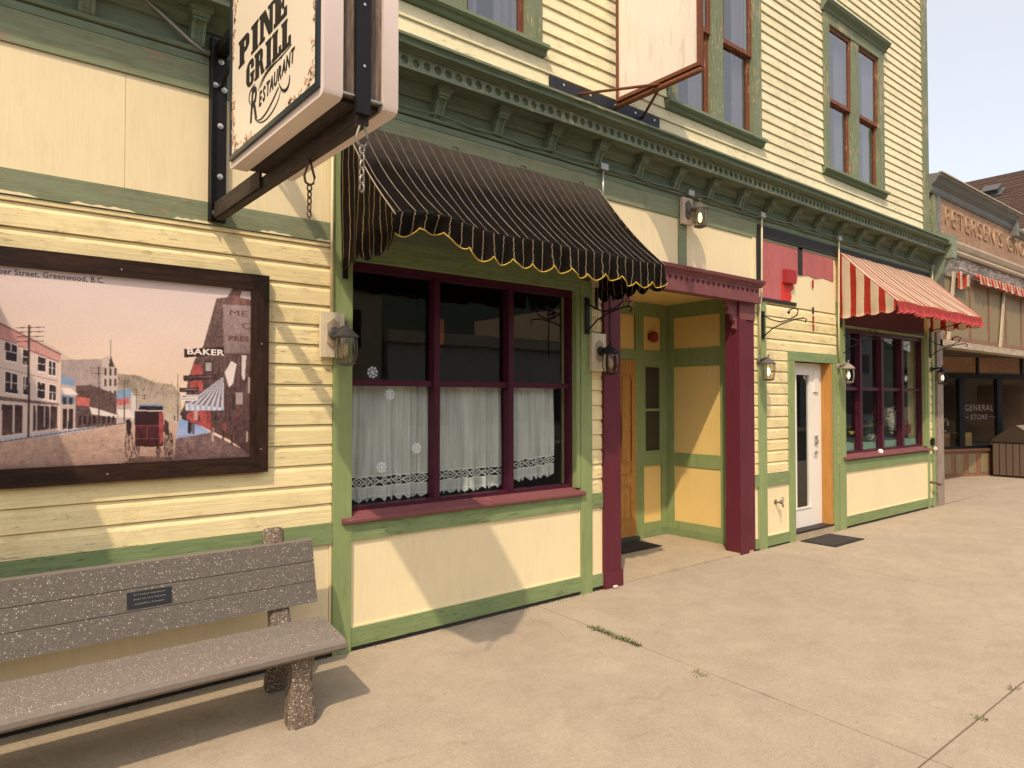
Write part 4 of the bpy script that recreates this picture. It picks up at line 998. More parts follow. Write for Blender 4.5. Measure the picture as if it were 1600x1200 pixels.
# ================================================================ MURAL
Hc = (1.0838e3, 50.992, 1.259)
def wallpt(px, py, y=-.035):
    v = rt*((px-800)/1083.93)+up*(-(py-600)/1083.93)+fw
    t = (y-CY)/v.y; return (v.x*t, CZ+v.z*t)
MX0, MX1, MZ0, MZ1 = -.78, 1.55, 1.445, 2.562
NX, NZ = 640, 330
MU = thing('street_mural', 'framed old postcard view of a frontier main street with a red carriage', 'mural', (.4, -.03, 1.34))
gx, gz = np.meshgrid(np.linspace(MX0, MX1, NX), np.linspace(MZ0, MZ1, NZ))
img = np.zeros((NZ, NX, 3))
rng = np.random.default_rng(5)
def A2(pts):                                            # drawing coordinates of the artwork -> panel metres
    return [wallpt(x*.3375, 380+y*.3375) for x, y in pts]
def s2l(c): return np.array([((x/255+.055)/1.055)**2.4 if x/255 > .04045 else x/255/12.92 for x in c])
def fill(pts, col, a=1.0, grad=None, nz=0.0, conv=True):
    P_ = A2(pts) if conv else pts; inside = np.zeros(gx.shape, bool); n = len(P_); j = n-1
    for i in range(n):
        xi, zi = P_[i]; xj, zj = P_[j]
        c_ = ((zi > gz) != (zj > gz)) & (gx < (xj-xi)*(gz-zi)/((zj-zi) if zj != zi else 1e-9)+xi); inside ^= c_; j = i
    c = s2l(col)[None, None, :]*np.ones(gx.shape+(1,))
    if grad is not None:
        zmin = min(p[1] for p in P_); zmax = max(p[1] for p in P_); f = np.clip((gz-zmin)/(zmax-zmin+1e-9), 0, 1)[..., None]
        c = s2l(grad)*(1-f)+s2l(col)*f
    if nz: c = c*(1+nz*rng.standard_normal(gx.shape)[..., None])
    img[inside] = img[inside]*(1-a)+c[inside]*a
def line(p, q, wd_, col, a=1.0):
    (x0, y0), (x1, y1) = p, q; d = math.hypot(x1-x0, y1-y0); nx_, ny_ = -(y1-y0)/d*wd_/2, (x1-x0)/d*wd_/2
    fill([(x0+nx_, y0+ny_), (x1+nx_, y1+ny_), (x1-nx_, y1-ny_), (x0-nx_, y0-ny_)], col, a)
img[:] = s2l((224, 200, 178))
fz = np.clip((gz-1.95)/(.65), 0, 1)[..., None]; img[:] = s2l((232, 200, 166))*(1-fz)+s2l((222, 203, 198))*fz
fill([(-60, 200), (60, 390), (250, 480), (340, 545), (-900, 545), (-900, 300)], (196, 170, 158), .5)
fill([(530, 600), (560, 606), (640, 612), (720, 645), (800, 655), (835, 700), (840, 830), (540, 830)], (170, 150, 124), 1, (196, 176, 150), .12)
for k in range(150):
    x = rng.uniform(545, 830); y = 606+(x-545)*.17+rng.uniform(0, 60); h_ = rng.uniform(6, 16)
    fill([(x-3, y), (x+3, y), (x, y-h_)], (120, 108, 84), .45)
# road
fill([(-1500, 1200), (-1500, 905), (0, 905), (580, 822), (830, 825), (800, 1012), (560, 1120)], (206, 168, 140), 1, (150, 108, 92), .10)
for k in range(260):
    x = rng.uniform(-1200, 800); y = rng.uniform(850, 1060)
    if y > 905-x*.14+5: line((x, y), (x+rng.uniform(30, 120), y-rng.uniform(2, 14)), rng.uniform(1.5, 4), (128, 90, 74) if rng.random() < .55 else (218, 184, 158), .22)
fill([(-1500, 1130), (0, 900), (300, 868), (580, 825), (585, 830), (300, 884), (0, 918), (-1500, 1155)], (168, 176, 196))
line((-1500, 1155), (0, 920), 6, (70, 50, 46)); line((0, 920), (580, 832), 4, (80, 58, 52))
# buildings left, far to near
fill([(283, 540), (470, 536), (500, 545), (545, 585), (545, 790), (283, 790)], (176, 156, 150), 1, None, .10)
fill([(470, 536), (500, 520), (545, 585), (545, 790), (470, 770)], (198, 178, 166), 1, None, .06)
for y in (575, 625, 680):
    for x in (482, 505, 528): fill([(x, y), (x+10, y+5), (x+10, y+38), (x, y+36)], (78, 58, 58))
line((512, 438), (512, 540), 2.5, (90, 64, 60)); fill([(503, 572), (512, 515), (530, 572)], (96, 72, 66))
fill([(542, 680), (608, 674), (608, 716), (542, 722)], (118, 158, 196)); fill([(542, 722), (598, 716), (598, 748), (542, 752)], (214, 96, 90))
fill([(542, 752), (605, 744), (632, 800), (632, 815), (542, 815)], (190, 164, 150), 1, None, .12); fill([(608, 685), (634, 720), (634, 815), (608, 815)], (208, 196, 190))
fill([(350, 660), (420, 655), (540, 700), (540, 838), (350, 858)], (112, 84, 80), 1, None, .20)
fill([(415, 758), (445, 765), (542, 796), (540, 808), (425, 792)], (226, 210, 196)); fill([(540, 770), (600, 770), (620, 806), (550, 806)], (224, 210, 200))
for x in range(365, 540, 22): fill([(x, 800), (x+12, 800), (x+12, 838-(x-365)*.05), (x, 842-(x-365)*.05)], (58, 40, 40))
fill([(353, 708), (416, 718), (416, 756), (355, 750)], (220, 96, 80)); line((353, 706), (418, 716), 4, (90, 60, 56))
fill([(278, 650), (350, 664), (350, 862), (278, 868)], (196, 172, 162), 1, None, .06)
fill([(283, 612), (343, 628), (345, 664), (283, 652)], (120, 160, 200)); fill([(283, 700), (348, 712), (348, 745), (283, 742)], (116, 142, 176))
fill([(285, 668), (330, 672), (362, 702), (300, 700)], (230, 214, 202))
for x in (290, 318): fill([(x, 712), (x+18, 714), (x+18, 748), (x, 746)], (72, 56, 66)); fill([(x, 766), (x+20, 766), (x+20, 858), (x, 860)], (70, 48, 48))
# big left block, continued out of view to the left
fill([(-1500, 60), (0, 430), (272, 545), (272, 866), (0, 902), (-1500, 1130)], (222, 198, 186), 1, (206, 180, 166), .04)
fill([(-1500, -60), (0, 372), (282, 516), (276, 558), (0, 442), (-1500, 60)], (196, 98, 92), 1, (214, 150, 140), .08)
line((-1500, -64), (0, 370), 9, (110, 62, 58)); line((0, 370), (284, 516), 6, (120, 70, 64))
line((0, 575), (272, 640), 3, (150, 124, 118)); line((0, 440), (274, 550), 4, (120, 88, 82)); line((-1500, 330), (0, 575), 4, (150, 124, 118))
fill([(-1500, 560), (0, 708), (272, 742), (272, 752), (0, 728), (-1500, 600)], (132, 104, 100))
def win(x0, x1, y0, y1):
    s0 = (x0-150)*-.0; sk = .38*(1-(y0-430)/600)
    d = (x1-x0)*sk
    fill([(x0-3, y0-4), (x1+3, y0+d-4), (x1+3, y1+d*.5+6), (x0-3, y1+6)], (240, 220, 208)); fill([(x0, y0), (x1, y0+d), (x1, y1+d*.5), (x0, y1)], (64, 50, 56))
    xm = (x0+x1)/2; line((xm, y0+d*.5), (xm, y1), 2.5, (232, 212, 202)); line((x0, (y0+y1)/2), (x1, (y0+y1)/2+d*.6), 2.5, (232, 212, 202))
for x0, x1, y0, y1 in ((24, 80, 455, 540), (105, 128, 488, 560), (176, 210, 522, 590), (224, 258, 542, 608), (24, 82, 592, 690), (106, 128, 615, 700), (172, 210, 640, 716), (226, 258, 652, 724), (-120, -50, 400, 500), (-260, -170, 350, 460), (-120, -50, 560, 670), (-260, -170, 520, 640)): win(x0, x1, y0, y1)
for x0, x1 in ((8, 60), (66, 105), (152, 166), (172, 205), (208, 228), (232, 266), (-140, -20), (-300, -160), (-500, -330)):
    yb = 892-x0*.13; fill([(x0, 745-(-x0*.09 if x0 < 0 else -x0*.03)), (x1, 748+x1*.03 if x1 > 0 else 745), (x1, yb-6), (x0, yb)], (74, 50, 52), 1, (104, 74, 72), .12)
# telegraph poles
line((134, 380), (132, 900), 11, (84, 56, 52))
for y, l in ((392, 130), (412, 130), (434, 128), (456, 126)): line((75, y), (75+l, y-3), 4, (96, 66, 62))
for xp, yt, yb, wd_, arm in ((458, 572, 850, 6, 50), (575, 634, 825, 5, 44), (632, 672, 822, 3, 26), (670, 700, 818, 2.5, 16)):
    line((xp, yt), (xp, yb), wd_, (98, 72, 66))
    for q in range(3): line((xp-arm*.8, yt+6+q*12), (xp+arm*.6, yt+6+q*12), 2.2, (108, 82, 76))
line((823, 604), (823, 822), 4, (110, 84, 76))
# right side
fill([(828, 818), (880, 812), (985, 884), (1165, 975), (1165, 1020), (800, 1012)], (150, 116, 110), 1, (126, 92, 88), .10)
fill([(828, 818), (880, 812), (975, 876), (815, 905)], (116, 156, 214), 1, (150, 170, 214), .05)
for k in range(16):
    y = 886+k*9; xr = 985+(y-884)*2.0; line((822-(y-880)*.14, y+6), (min(xr, 1165), y), 2.2, (88, 58, 60), .7)
fill([(1165, 215), (1078, 208), (1052, 250), (1002, 256), (940, 478), (900, 540), (868, 640), (856, 745), (832, 790), (850, 818), (930, 845), (1060, 910), (1165, 985)], (132, 100, 92), 1, (92, 62, 60), .22)
fill([(1088, 212), (1165, 222), (1165, 290), (1060, 285)], (150, 100, 92)); fill([(1120, 222), (1165, 222), (1165, 262), (1110, 250)], (208, 190, 184))
fill([(893, 560), (935, 562), (940, 690), (878, 665)], (196, 70, 62)); fill([(850, 800), (925, 760), (975, 770), (975, 860), (880, 830)], (196, 62, 58), 1, None, .25)
for k in range(26):
    x = rng.uniform(880, 1160); y = rng.uniform(560, 900); h_ = rng.uniform(20, 80); wq = rng.uniform(5, 16)
    cc = [(58, 38, 38), (196, 170, 156), (150, 60, 54), (100, 74, 70)][int(rng.integers(0, 4))]
    fill([(x, y), (x+wq, y+3), (x+wq, y+h_), (x, y+h_)], cc, .8)
for k in range(9): line((975+k*20, 500+k*3), (955+k*22, 780+k*12), 3, (62, 42, 42), .7)
fill([(1040, 600), (1070, 545), (1095, 560), (1078, 650), (1060, 668)], (224, 208, 198)); fill([(1118, 520), (1140, 520), (1132, 640), (1120, 620)], (214, 198, 190))
for k in range(14):
    u0, u1 = k/14, (k+1)/14
    fill([(1032, 618), (1034, 618), (858+178*u1, 742-62*0+(20*u1)), (858+178*u0, 742+20*u0)], (196, 190, 196) if k % 2 else (120, 122, 142))
    fill([(858+178*u0, 742+20*u0), (858+178*u1, 742+20*u1), (860+176*u1, 776-4*u1), (860+176*u0, 776-4*u0)], (150, 170, 206) if k % 2 else (206, 204, 210))
fill([(1032, 284), (1165, 290), (1165, 508), (1036, 510)], (172, 146, 142), 1, (150, 122, 120), .08)
fill([(851, 490), (1036, 480), (1036, 516), (853, 530)], (70, 46, 48)); fill([(848, 612), (1004, 604), (1004, 628), (850, 640)], (84, 56, 54)); fill([(830, 670), (920, 668), (920, 688), (830, 690)], (70, 46, 46)); fill([(836, 704), (915, 702), (915, 728), (836, 732)], (222, 212, 206))
line((838, 710), (912, 708), 3, (96, 70, 70)); line((842, 722), (906, 720), 3, (96, 70, 70)); line((838, 678), (912, 677), 4, (170, 140, 130), .7); line((870, 622), (990, 615), 5, (150, 120, 112), .6)
fill([(945, 545), (985, 545), (985, 600), (945, 600)], (66, 48, 50)); fill([(952, 552), (978, 552), (978, 592), (952, 592)], (170, 156, 148))
fill([(1090, 692), (1124, 690), (1124, 745), (1092, 745)], (170, 150, 146))
# people on the boardwalk
def pers(x, y, h_, c=(58, 44, 50)):
    fill([(x-h_*.10, y), (x-h_*.14, y-h_*.5), (x-h_*.12, y-h_*.8), (x+h_*.12, y-h_*.8), (x+h_*.15, y-h_*.5), (x+h_*.10, y)], c)
    fill([(x-h_*.07, y-h_*.8), (x-h_*.07, y-h_), (x+h_*.07, y-h_), (x+h_*.07, y-h_*.8)], (96, 72, 66))
pers(877, 882, 66); pers(846, 815, 42, (66, 52, 60)); pers(858, 818, 44, (76, 60, 62)); pers(318, 862, 40); pers(808, 822, 26)
# carriage
fill([(580, 1010), (640, 985), (800, 990), (800, 1016), (560, 1030)], (104, 70, 62), .8)
fill([(585, 870), (582, 820), (600, 812), (610, 830), (606, 880), (598, 900)], (60, 44, 46)); fill([(755, 870), (762, 815), (780, 830), (785, 900)], (84, 60, 58))
fill([(622, 772), (752, 776), (756, 938), (700, 944), (626, 938)], (98, 36, 42), 1, (70, 28, 34), .12); fill([(622, 778), (735, 780), (735, 842), (624, 840)], (62, 32, 38))
fill([(735, 784), (757, 788), (757, 915), (738, 934)], (172, 56, 58)); fill([(645, 748), (754, 748), (756, 776), (642, 772)], (60, 44, 52)); line((644, 749), (756, 751), 8, (120, 150, 190)); line((622, 774), (754, 777), 5, (200, 180, 176))
line((624, 845), (735, 845), 2.5, (160, 70, 68)); line((680, 848), (680, 905), 2, (150, 66, 64)); line((626, 905), (735, 905), 2.5, (160, 70, 68))
def wheel(cx_, cy_, rx, ry, c=(70, 42, 42)):
    pr_ = None
    for k in range(19):
        a = k*math.tau/18; p = (cx_+rx*math.cos(a), cy_+ry*math.sin(a))
        if pr_: line(pr_, p, 4.5, c)
        if k % 2 == 0: line((cx_, cy_), p, 1.8, c)
        pr_ = p
wheel(597, 935, 17, 70); wheel(632, 950, 11, 34); wheel(772, 935, 10, 66); wheel(790, 940, 9, 62); wheel(733, 960, 8, 30)
def vnoise(cx_, cz_):
    g_ = rng.standard_normal((NZ//cz_+3, NX//cx_+3)); yi = np.arange(NZ)/cz_; xi = np.arange(NX)/cx_; y0 = yi.astype(int); x0 = xi.astype(int); fy = (yi-y0)[:, None]; fx = (xi-x0)[None]
    return (g_[y0][:, x0]*(1-fy)*(1-fx)+g_[y0+1][:, x0]*fy*(1-fx)+g_[y0][:, x0+1]*(1-fy)*fx+g_[y0+1][:, x0+1]*fy*fx)
lum = img.mean(2, keepdims=True); img = img*.72+lum*.28                  # hand-tinted print: muted colours
det = (vnoise(2, 3)*.16+vnoise(4, 7)*.15+vnoise(9, 14)*.10)
low = np.clip((.47-lum[..., 0])*3.2, 0, 1)
img = img*np.clip(1+det*low, .3, 1.8)[..., None]*(1-.22*low[..., None])
img = img*(1+.04*vnoise(40, 30)*.6)[..., None]
# soft print: slight blur + grain
for _ in range(1):
    k_ = img.copy(); k_[1:-1, 1:-1] = (img[1:-1, 1:-1]*4+img[:-2, 1:-1]+img[2:, 1:-1]+img[1:-1, :-2]+img[1:-1, 2:])/8; img = k_
img *= np.array([1.12, 1.08, 1.10]); img *= (1+.035*rng.standard_normal(gx.shape)[..., None]); img = np.clip(img, 0, 1)
me = bpy.data.meshes.new('print'); V = np.stack([gx.ravel(), np.full(gx.size, -.036), gz.ravel()], 1).astype('f')
idx = np.arange(NX*NZ).reshape(NZ, NX); F = np.stack([idx[:-1, :-1], idx[:-1, 1:], idx[1:, 1:], idx[1:, :-1]], -1).reshape(-1, 4)
me.vertices.add(len(V)); me.vertices.foreach_set('co', V.ravel()); me.loops.add(F.size); me.loops.foreach_set('vertex_index', F.ravel().astype('i'))
me.polygons.add(len(F)); me.polygons.foreach_set('loop_start', (np.arange(len(F))*4).astype('i')); me.polygons.foreach_set('loop_total', np.full(len(F), 4, 'i')); me.update()
ca = me.color_attributes.new('print', 'FLOAT_COLOR', 'POINT'); ca.data.foreach_set('color', np.concatenate([img.reshape(-1, 3)*.93, np.ones((NX*NZ, 1))], 1).astype('f').ravel())
m_, t_n, b_n = nmat('printed_panel'); at = N(t_n, 'ShaderNodeVertexColor'); at.layer_name = 'print'; t_n.links.new(at.outputs[0], b_n.inputs['Base Color']); b_n.inputs['Roughness'].default_value = .45
me.materials.append(m_); po = bpy.data.objects.new('print', me); C.objects.link(po); po.parent = MU; po.matrix_parent_inverse = Matrix.Translation(-wloc(MU))
bx('backing', M['black_metal'], MU, MX0, MX1, -.035, -.013, MZ0, MZ1, bev=0)
def fr(name, pts, m):
    bm = bmesh.new(); prism(bm, pts, -.062, -.014, 'y'); bevel(bm, .004); mk(name, bm, m, MU)
o0, o1, p0, p1 = MX0-.10, MX1+.110, MZ0-.10, MZ1+.098; i_ = .006
fr('frame_board', [(o0, p1), (o1, p1), (MX1-i_, MZ1-i_), (MX0+i_, MZ1-i_)], M['frame_wood']); fr('frame_board', [(o0, p0), (o1, p0), (MX1-i_, MZ0+i_), (MX0+i_, MZ0+i_)], M['frame_wood'])
fr('frame_board', [(o1-.0006, p1-.001), (o1-.0006, p0+.001), (MX1-i_+.001, MZ0+i_+.001), (MX1-i_+.001, MZ1-i_-.001)], M['frame_wood_v']); fr('frame_board', [(o0+.0006, p1-.001), (o0+.0006, p0+.001), (MX0+i_-.001, MZ0+i_+.001), (MX0+i_-.001, MZ1-i_-.001)], M['frame_wood_v'])
for xx, zz in ((.78, 2.60), (1.61, 2.2), (1.61, 1.5), (.72, 1.395)):
    bm = bmesh.new(); lathe_y(bm, [(.005, 0), (.005, .003)], (xx, -.062, zz), 8); mk('screw', bm, M['bolt'], MU)
ink2 = plain('printed_caption', (.10, .06, .06)); ink3 = plain('printed_sign_text', (.16, .07, .07)); ink4 = plain('printed_white_text', (.78, .68, .62))
def cap_fit(t_, m, px, py, wd_, size, off=0.0, right=False):
    x, z = wallpt(px, py); bm = text_bm(t_, size=size, extrude=.0003, offset=off, spacing=1.06)
    xs_ = [v.co.x for v in bm.verts]; w0 = max(xs_)-min(xs_); k = wd_/w0
    cx_ = x-wd_/2 if right else x
    bmesh.ops.transform(bm, matrix=Matrix.Translation((cx_-k*(max(xs_)+min(xs_))/2, -.0365, z)) @ FR @ Matrix.Diagonal((k, 1, 1, 1)), verts=bm.verts)
    return mk('caption', bm, m, MU, fix=False)
cap_fit('Copper Street, Greenwood, B.C.', ink2, 163, 439, .575, .043, .0006, True)
cap_fit('BAKER', ink4, 322, 550.5, .225, .052, .0016)
cap_fit('ME', ink3, 373, 490, .115, .055); cap_fit('C', ink3, 385, 510, .05, .055); cap_fit('PRES', ink3, 373, 529.5, .13, .044, .002)

# ================================================================ CURTAINS
def curtain_mat():
    m = bpy.data.materials.new('sheer_lace'); m.use_nodes = True; t = m.node_tree; b = t.nodes['Principled BSDF']; o = t.nodes['Material Output']
    b.inputs['Base Color'].default_value = (.86, .87, .86, 1); b.inputs['Roughness'].default_value = .9
    uv = N(t, 'ShaderNodeUVMap'); sp = N(t, 'ShaderNodeSeparateXYZ'); t.links.new(uv.outputs[0], sp.inputs[0]); u, v = sp.outputs[0], sp.outputs[1]   # v: metres above the hem
    per = .070
    fu = math_(t, 'ABSOLUTE', math_(t, 'SUBTRACT', math_(t, 'FRACT', math_(t, 'DIVIDE', u, per)), .5))
    vv = math_(t, 'ABSOLUTE', math_(t, 'DIVIDE', math_(t, 'SUBTRACT', v, .158), .078))     # 0 at band centre, .5 at edge
    d = math_(t, 'ADD', fu, vv)                                                         # diamond distance
    l1 = math_(t, 'LESS_THAN', math_(t, 'ABSOLUTE', math_(t, 'SUBTRACT', d, .5)), .085)
    l2 = math_(t, 'LESS_THAN', math_(t, 'ABSOLUTE', math_(t, 'SUBTRACT', d, .22)), .06)
    inb = math_(t, 'LESS_THAN', vv, .5)
    edge = math_(t, 'LESS_THAN', math_(t, 'ABSOLUTE', math_(t, 'SUBTRACT', vv, .52)), .07)
    hem = math_(t, 'LESS_THAN', math_(t, 'ABSOLUTE', math_(t, 'SUBTRACT', v, .045)), .004)
    lace = math_(t, 'MAXIMUM', math_(t, 'MAXIMUM', l1, l2), edge)
    weave = math_(t, 'ADD', .42, math_(t, 'MULTIPLY', noise(t, pos(t, (9, .6, .5)), 3, 4, .65), .76))
    op = math_(t, 'ADD', math_(t, 'MULTIPLY', inb, math_(t, 'ADD', .04, math_(t, 'MULTIPLY', lace, .9))), math_(t, 'MULTIPLY', math_(t, 'SUBTRACT', 1, inb), math_(t, 'ADD', weave, math_(t, 'MULTIPLY', math_(t, 'MAXIMUM', edge, hem), .3))))
    tr = N(t, 'ShaderNodeBsdfTransparent'); tl = N(t, 'ShaderNodeBsdfTranslucent'); tl.inputs[0].default_value = (.8, .8, .78, 1)
    a = N(t, 'ShaderNodeMixShader'); a.inputs[0].default_value = .12; t.links.new(b.outputs[0], a.inputs[1]); t.links.new(tl.outputs[0], a.inputs[2])
    c = N(t, 'ShaderNodeMixShader'); t.links.new(math_(t, 'MINIMUM', op, 1.0), c.inputs[0]); t.links.new(tr.outputs[0], c.inputs[1]); t.links.new(a.outputs[0], c.inputs[2]); t.links.new(c.outputs[0], o.inputs[0])
    return m
M['lace'] = curtain_mat()
def curtain(x0, x1, z0, z1, label, nf, ph, slant=0):
    T = thing('lace_curtain', label, 'curtain', ((x0+x1)/2, .2, z1), 'lace cafe curtains in the left shop window')
    per = .070; n = int((x1-x0)/per*8); bm = bmesh.new(); uvl = bm.loops.layers.uv.new('UVMap'); nv = 10; cols = []
    for i in range(n+1):
        f = i/n; uu = (x1-x0)*f*1.0
        zig = .036*abs(((uu/per) % 1)-.5)*2
        col = []
        for j in range(nv+1):
            g = j/nv; zb = z0+zig+slant*f; zz = zb+(z1-zb)*g
            wv = math.sin(f*nf*6.28+ph)*.5+math.sin(f*nf*2.3*6.28+ph*2)*.3+.2*math.sin(f*nf*5.1*6.28)
            amp = .042*(1-.35*g)
            col.append((bm.verts.new((x0+uu*(1-(.0 if slant == 0 else .03*g))+.008*math.cos(f*nf*6.28+ph+g*2), .165+amp*wv+.006*math.sin(g*5+f*9), zz)), (uu, zz-z0-slant*f)))
        cols.append(col)
    for i in range(n):
        for j in range(nv):
            q = (cols[i][j], cols[i+1][j], cols[i+1][j+1], cols[i][j+1]); f = bm.faces.new([a[0] for a in q])
            for l, a in zip(f.loops, q): l[uvl].uv = a[1]
    mk('cloth', bm, M['lace'], T, smooth=True, fix=False)
    bm = bmesh.new(); tube(bm, [(x0-.01, .165, z1+.004), (x1+.01, .165, z1+.004)], .007, 6); mk('rod', bm, M['bolt'], T, smooth=True)
curtain(2.33, 3.08, 1.035, 1.935, 'sheer white lace curtain in the left third of the big window, snowflakes on its glass', 4, .5)
curtain(3.11, 3.84, 1.040, 1.935, 'sheer white lace curtain in the middle third of the big window', 5, 2.0)
curtain(3.90, 4.47, 1.075, 1.93, 'narrower lace curtain in the right third of the big window, slanting at its edge', 3.4, 1.0, .03)
def flake(x, z, s, label, rot=0):
    bm = bmesh.new()
    for k in range(8):
        a = k*math.tau/8+rot; c_, s_ = math.cos(a), math.sin(a)
        def seg(r0, r1, w_, o=0, off=0.0):
            a2 = a+o; d = (math.cos(a2), math.sin(a2)); b_ = (c_*off, s_*off); n_ = (-d[1]*w_, d[0]*w_)
            pts = [(x+b_[0]+d[0]*r0+n_[0], z+b_[1]+d[1]*r0+n_[1]), (x+b_[0]+d[0]*r1+n_[0], z+b_[1]+d[1]*r1+n_[1]), (x+b_[0]+d[0]*r1-n_[0], z+b_[1]+d[1]*r1-n_[1]), (x+b_[0]+d[0]*r0-n_[0], z+b_[1]+d[1]*r0-n_[1])]
            prism(bm, pts, .0945-.00003*len(bm.faces), .0975, 'y')
        seg(.004, s, .0022); seg(0, s*.38, .002, .7, s*.55); seg(0, s*.38, .002, -.7, s*.55)
    o = mk('snowflake_sticker', bm, plain('white_vinyl', (.80, .84, .90), .6), None, fix=True)
    tag(o, label, 'window sticker', 'snowflakes stuck inside the left pane')
flake(2.512, 2.036, .048, 'white snowflake sticker just above the crossbar, topmost of the four', .2)
flake(2.663, 1.868, .046, 'white snowflake sticker just below the crossbar', .1)
flake(2.905, 1.440, .046, 'white snowflake sticker nearest the first plum mullion', .3)
flake(2.592, 1.305, .046, 'lowest white snowflake sticker, over the lace band', 0)

hm_ = bx('hanging_ornament', plain('rust_orange_card', (.30, .08, .03), .8), None, 3.16, 3.30, .30, .31, 2.30, 2.52, bev=.002)
tag(hm_, 'small rust-coloured card hanging behind the upper middle pane of the big window', 'hanging card')
# second window display
dsp = bx('display_cloth', plain('green_display_cloth', (.26, .42, .33), .9, nz=.3), None, 9.95, 12.7, .13, .95, .86, 1.17, bev=.03)
tag(dsp, 'pale green cloth spread over the shelf inside the second shop window', 'cloth')
fb = thing('flower_arrangement', 'red and grey artificial flower arrangement inside the second shop window', 'flowers', (11.35, .45, 1.1))
r_ = random.Random(11)
def blob(name, c, rad, n, col, sz):
    bm = bmesh.new()
    for k in range(n):
        d = Vector((r_.gauss(0, 1), r_.gauss(0, 1), r_.gauss(0, 1))).normalized(); p = Vector(c)+Vector((d.x*rad[0], d.y*rad[1], d.z*rad[2]))*r_.uniform(.3, 1)
        e = d.cross(Vector((.3, .2, 1))).normalized()*sz; g_ = d.cross(e).normalized()*sz
        bm.faces.new([bm.verts.new(q) for q in (p-e, p+g_*.6+d*sz*.4, p+e, p-g_*.6+d*sz*.3)])
    o = mk(name, bm, plain(name, col, .8, nz=.3), fb); o['kind'] = 'stuff'
blob('red_petals', (11.42, .19, 1.60), (.16, .05, .13), 260, (.80, .10, .05), .03)
blob('dark_foliage', (11.30, .19, 1.42), (.34, .05, .20), 300, (.06, .09, .06), .035)
blob('grey_ribbon', (11.95, .19, 1.50), (.17, .05, .24), 160, (.75, .72, .66), .04)
blob('red_ribbon', (12.35, .19, 1.36), (.28, .05, .12), 120, (.55, .08, .08), .035)
blob('white_ribbon', (11.3, .19, 1.25), (.26, .05, .08), 120, (.62, .62, .58), .03)
blob('yellow_leaf', (10.55, .19, 1.33), (.12, .05, .02), 22, (.75, .65, .08), .02)
bm = bmesh.new(); bmesh.ops.create_uvsphere(bm, u_segments=12, v_segments=8, radius=.04, matrix=Matrix.Translation((11.0, -.02, 1.035))); tag(mk('white_bulb', bm, plain('white_globe', (.8, .8, .76), .3), None, smooth=True), 'small white ball resting on the plum sill of the second shop window', 'ball')

# ================================================================ SMALL FITTINGS
al = thing('fire_alarm_bell', 'round red alarm bell on a cream panel inside the recessed entry', 'alarm bell', (7.30, 1.29, 2.64))
bm = bmesh.new(); lathe_y(bm, [(.055, 0), (.055, .03)], (7.22, 1.295, 2.66), 14); mk('base', bm, plain('dark_red_base', (.16, .02, .02), .5), al)
bm = bmesh.new(); lathe_y(bm, [(.072, 0), (.075, .02), (.066, .045), (.03, .06), (.008, .064)], (7.235, 1.262, 2.655), 20); mk('bell', bm, plain('red_bell', (.26, .03, .025), .3, spec=.5), al, smooth='auto')
tp = thing('wall_tap', 'small brass hose tap on the cream panel between the plum post and white door', 'tap', (8.08, 0, .53))
bm = bmesh.new(); lathe_y(bm, [(.03, 0), (.03, .01), (.013, .012), (.013, .07), (.02, .072), (.02, .09)], (8.05, -.002, .545), 10); tube(bm, [(8.05, -.07, .545), (8.05, -.10, .53), (8.05, -.11, .49)], .012, 7); mk('spout', bm, plain('old_brass', (.30, .24, .14), .4, .8), tp, smooth='auto')
bm = bmesh.new(); tube(bm, [(8.05+.032*math.cos(k*math.tau/12), -.10, .578+.032*math.sin(k*math.tau/12)) for k in range(12)], .006, 5, True); box(bm, 8.045, 8.055, -.104, -.07, .55, .58); mk('wheel_handle', bm, M['grey_metal'], tp, smooth='auto')
mt = thing('gas_fittings', 'black box, white pipe cap and short rusty pipe on the far green corner', 'pipe fittings', (12.97, -.03, 1.1))
bx('meter_box', M['black_metal'], mt, 12.89, 12.97, -.07, -.03, 1.05, 1.17)
bm = bmesh.new(); bmesh.ops.create_uvsphere(bm, u_segments=12, v_segments=8, radius=.035, matrix=Matrix.Translation((13.0, -.06, .99))); mk('cap', bm, M['sign_white'], mt, smooth=True)
bm = bmesh.new(); tube(bm, [(12.86, -.03, .43), (12.88, -.10, .43), (12.98, -.14, .39)], .02, 8); mk('pipe_elbow', bm, M['rust'], mt, smooth=True)
def mat_(x0, x1, y0, y1, z, label):
    T = thing('door_mat', label, 'door mat', ((x0+x1)/2, (y0+y1)/2, z), None)
    bm = bmesh.new(); box(bm, x0, x1, y0, y1, z, z+.010); bevel(bm, .003); mk('border', bm, plain('black_rubber_mat', (.030, .026, .024), .8, nz=.4, scale=60), T)
    bm = bmesh.new(); e = .05
    n = 22
    for k in range(n):
        xa = x0+e+(x1-x0-2*e)*k/n; box(bm, xa, xa+(x1-x0-2*e)/n*.6, y0+e, y1-e, z+.010, z+.014)
    mk('ribs', bm, plain('dusty_mat_ribs', (.060, .054, .05), .9, nz=.5, scale=12), T)['kind'] = 'stuff'
    return T
mat_(5.90, 6.84, .80, 1.22, .022, 'dark rubber door mat lying before the oak door in the entry')
mat_(8.52, 9.30, -.53, -.07, .001, 'dark rubber door mat lying on the sidewalk before the white door')
# plate cable
bm = bmesh.new(); tube(bm, [(.8, -.06, 4.32), (1.0, -.05, 4.20), (1.15, -.045, 4.10), (1.27, -.05, 4.04)], .011, 7); tag(mk('metal_conduit', bm, M['grey_metal'], None, smooth=True), 'short galvanised conduit curving down to the sign bracket at upper left', 'conduit')
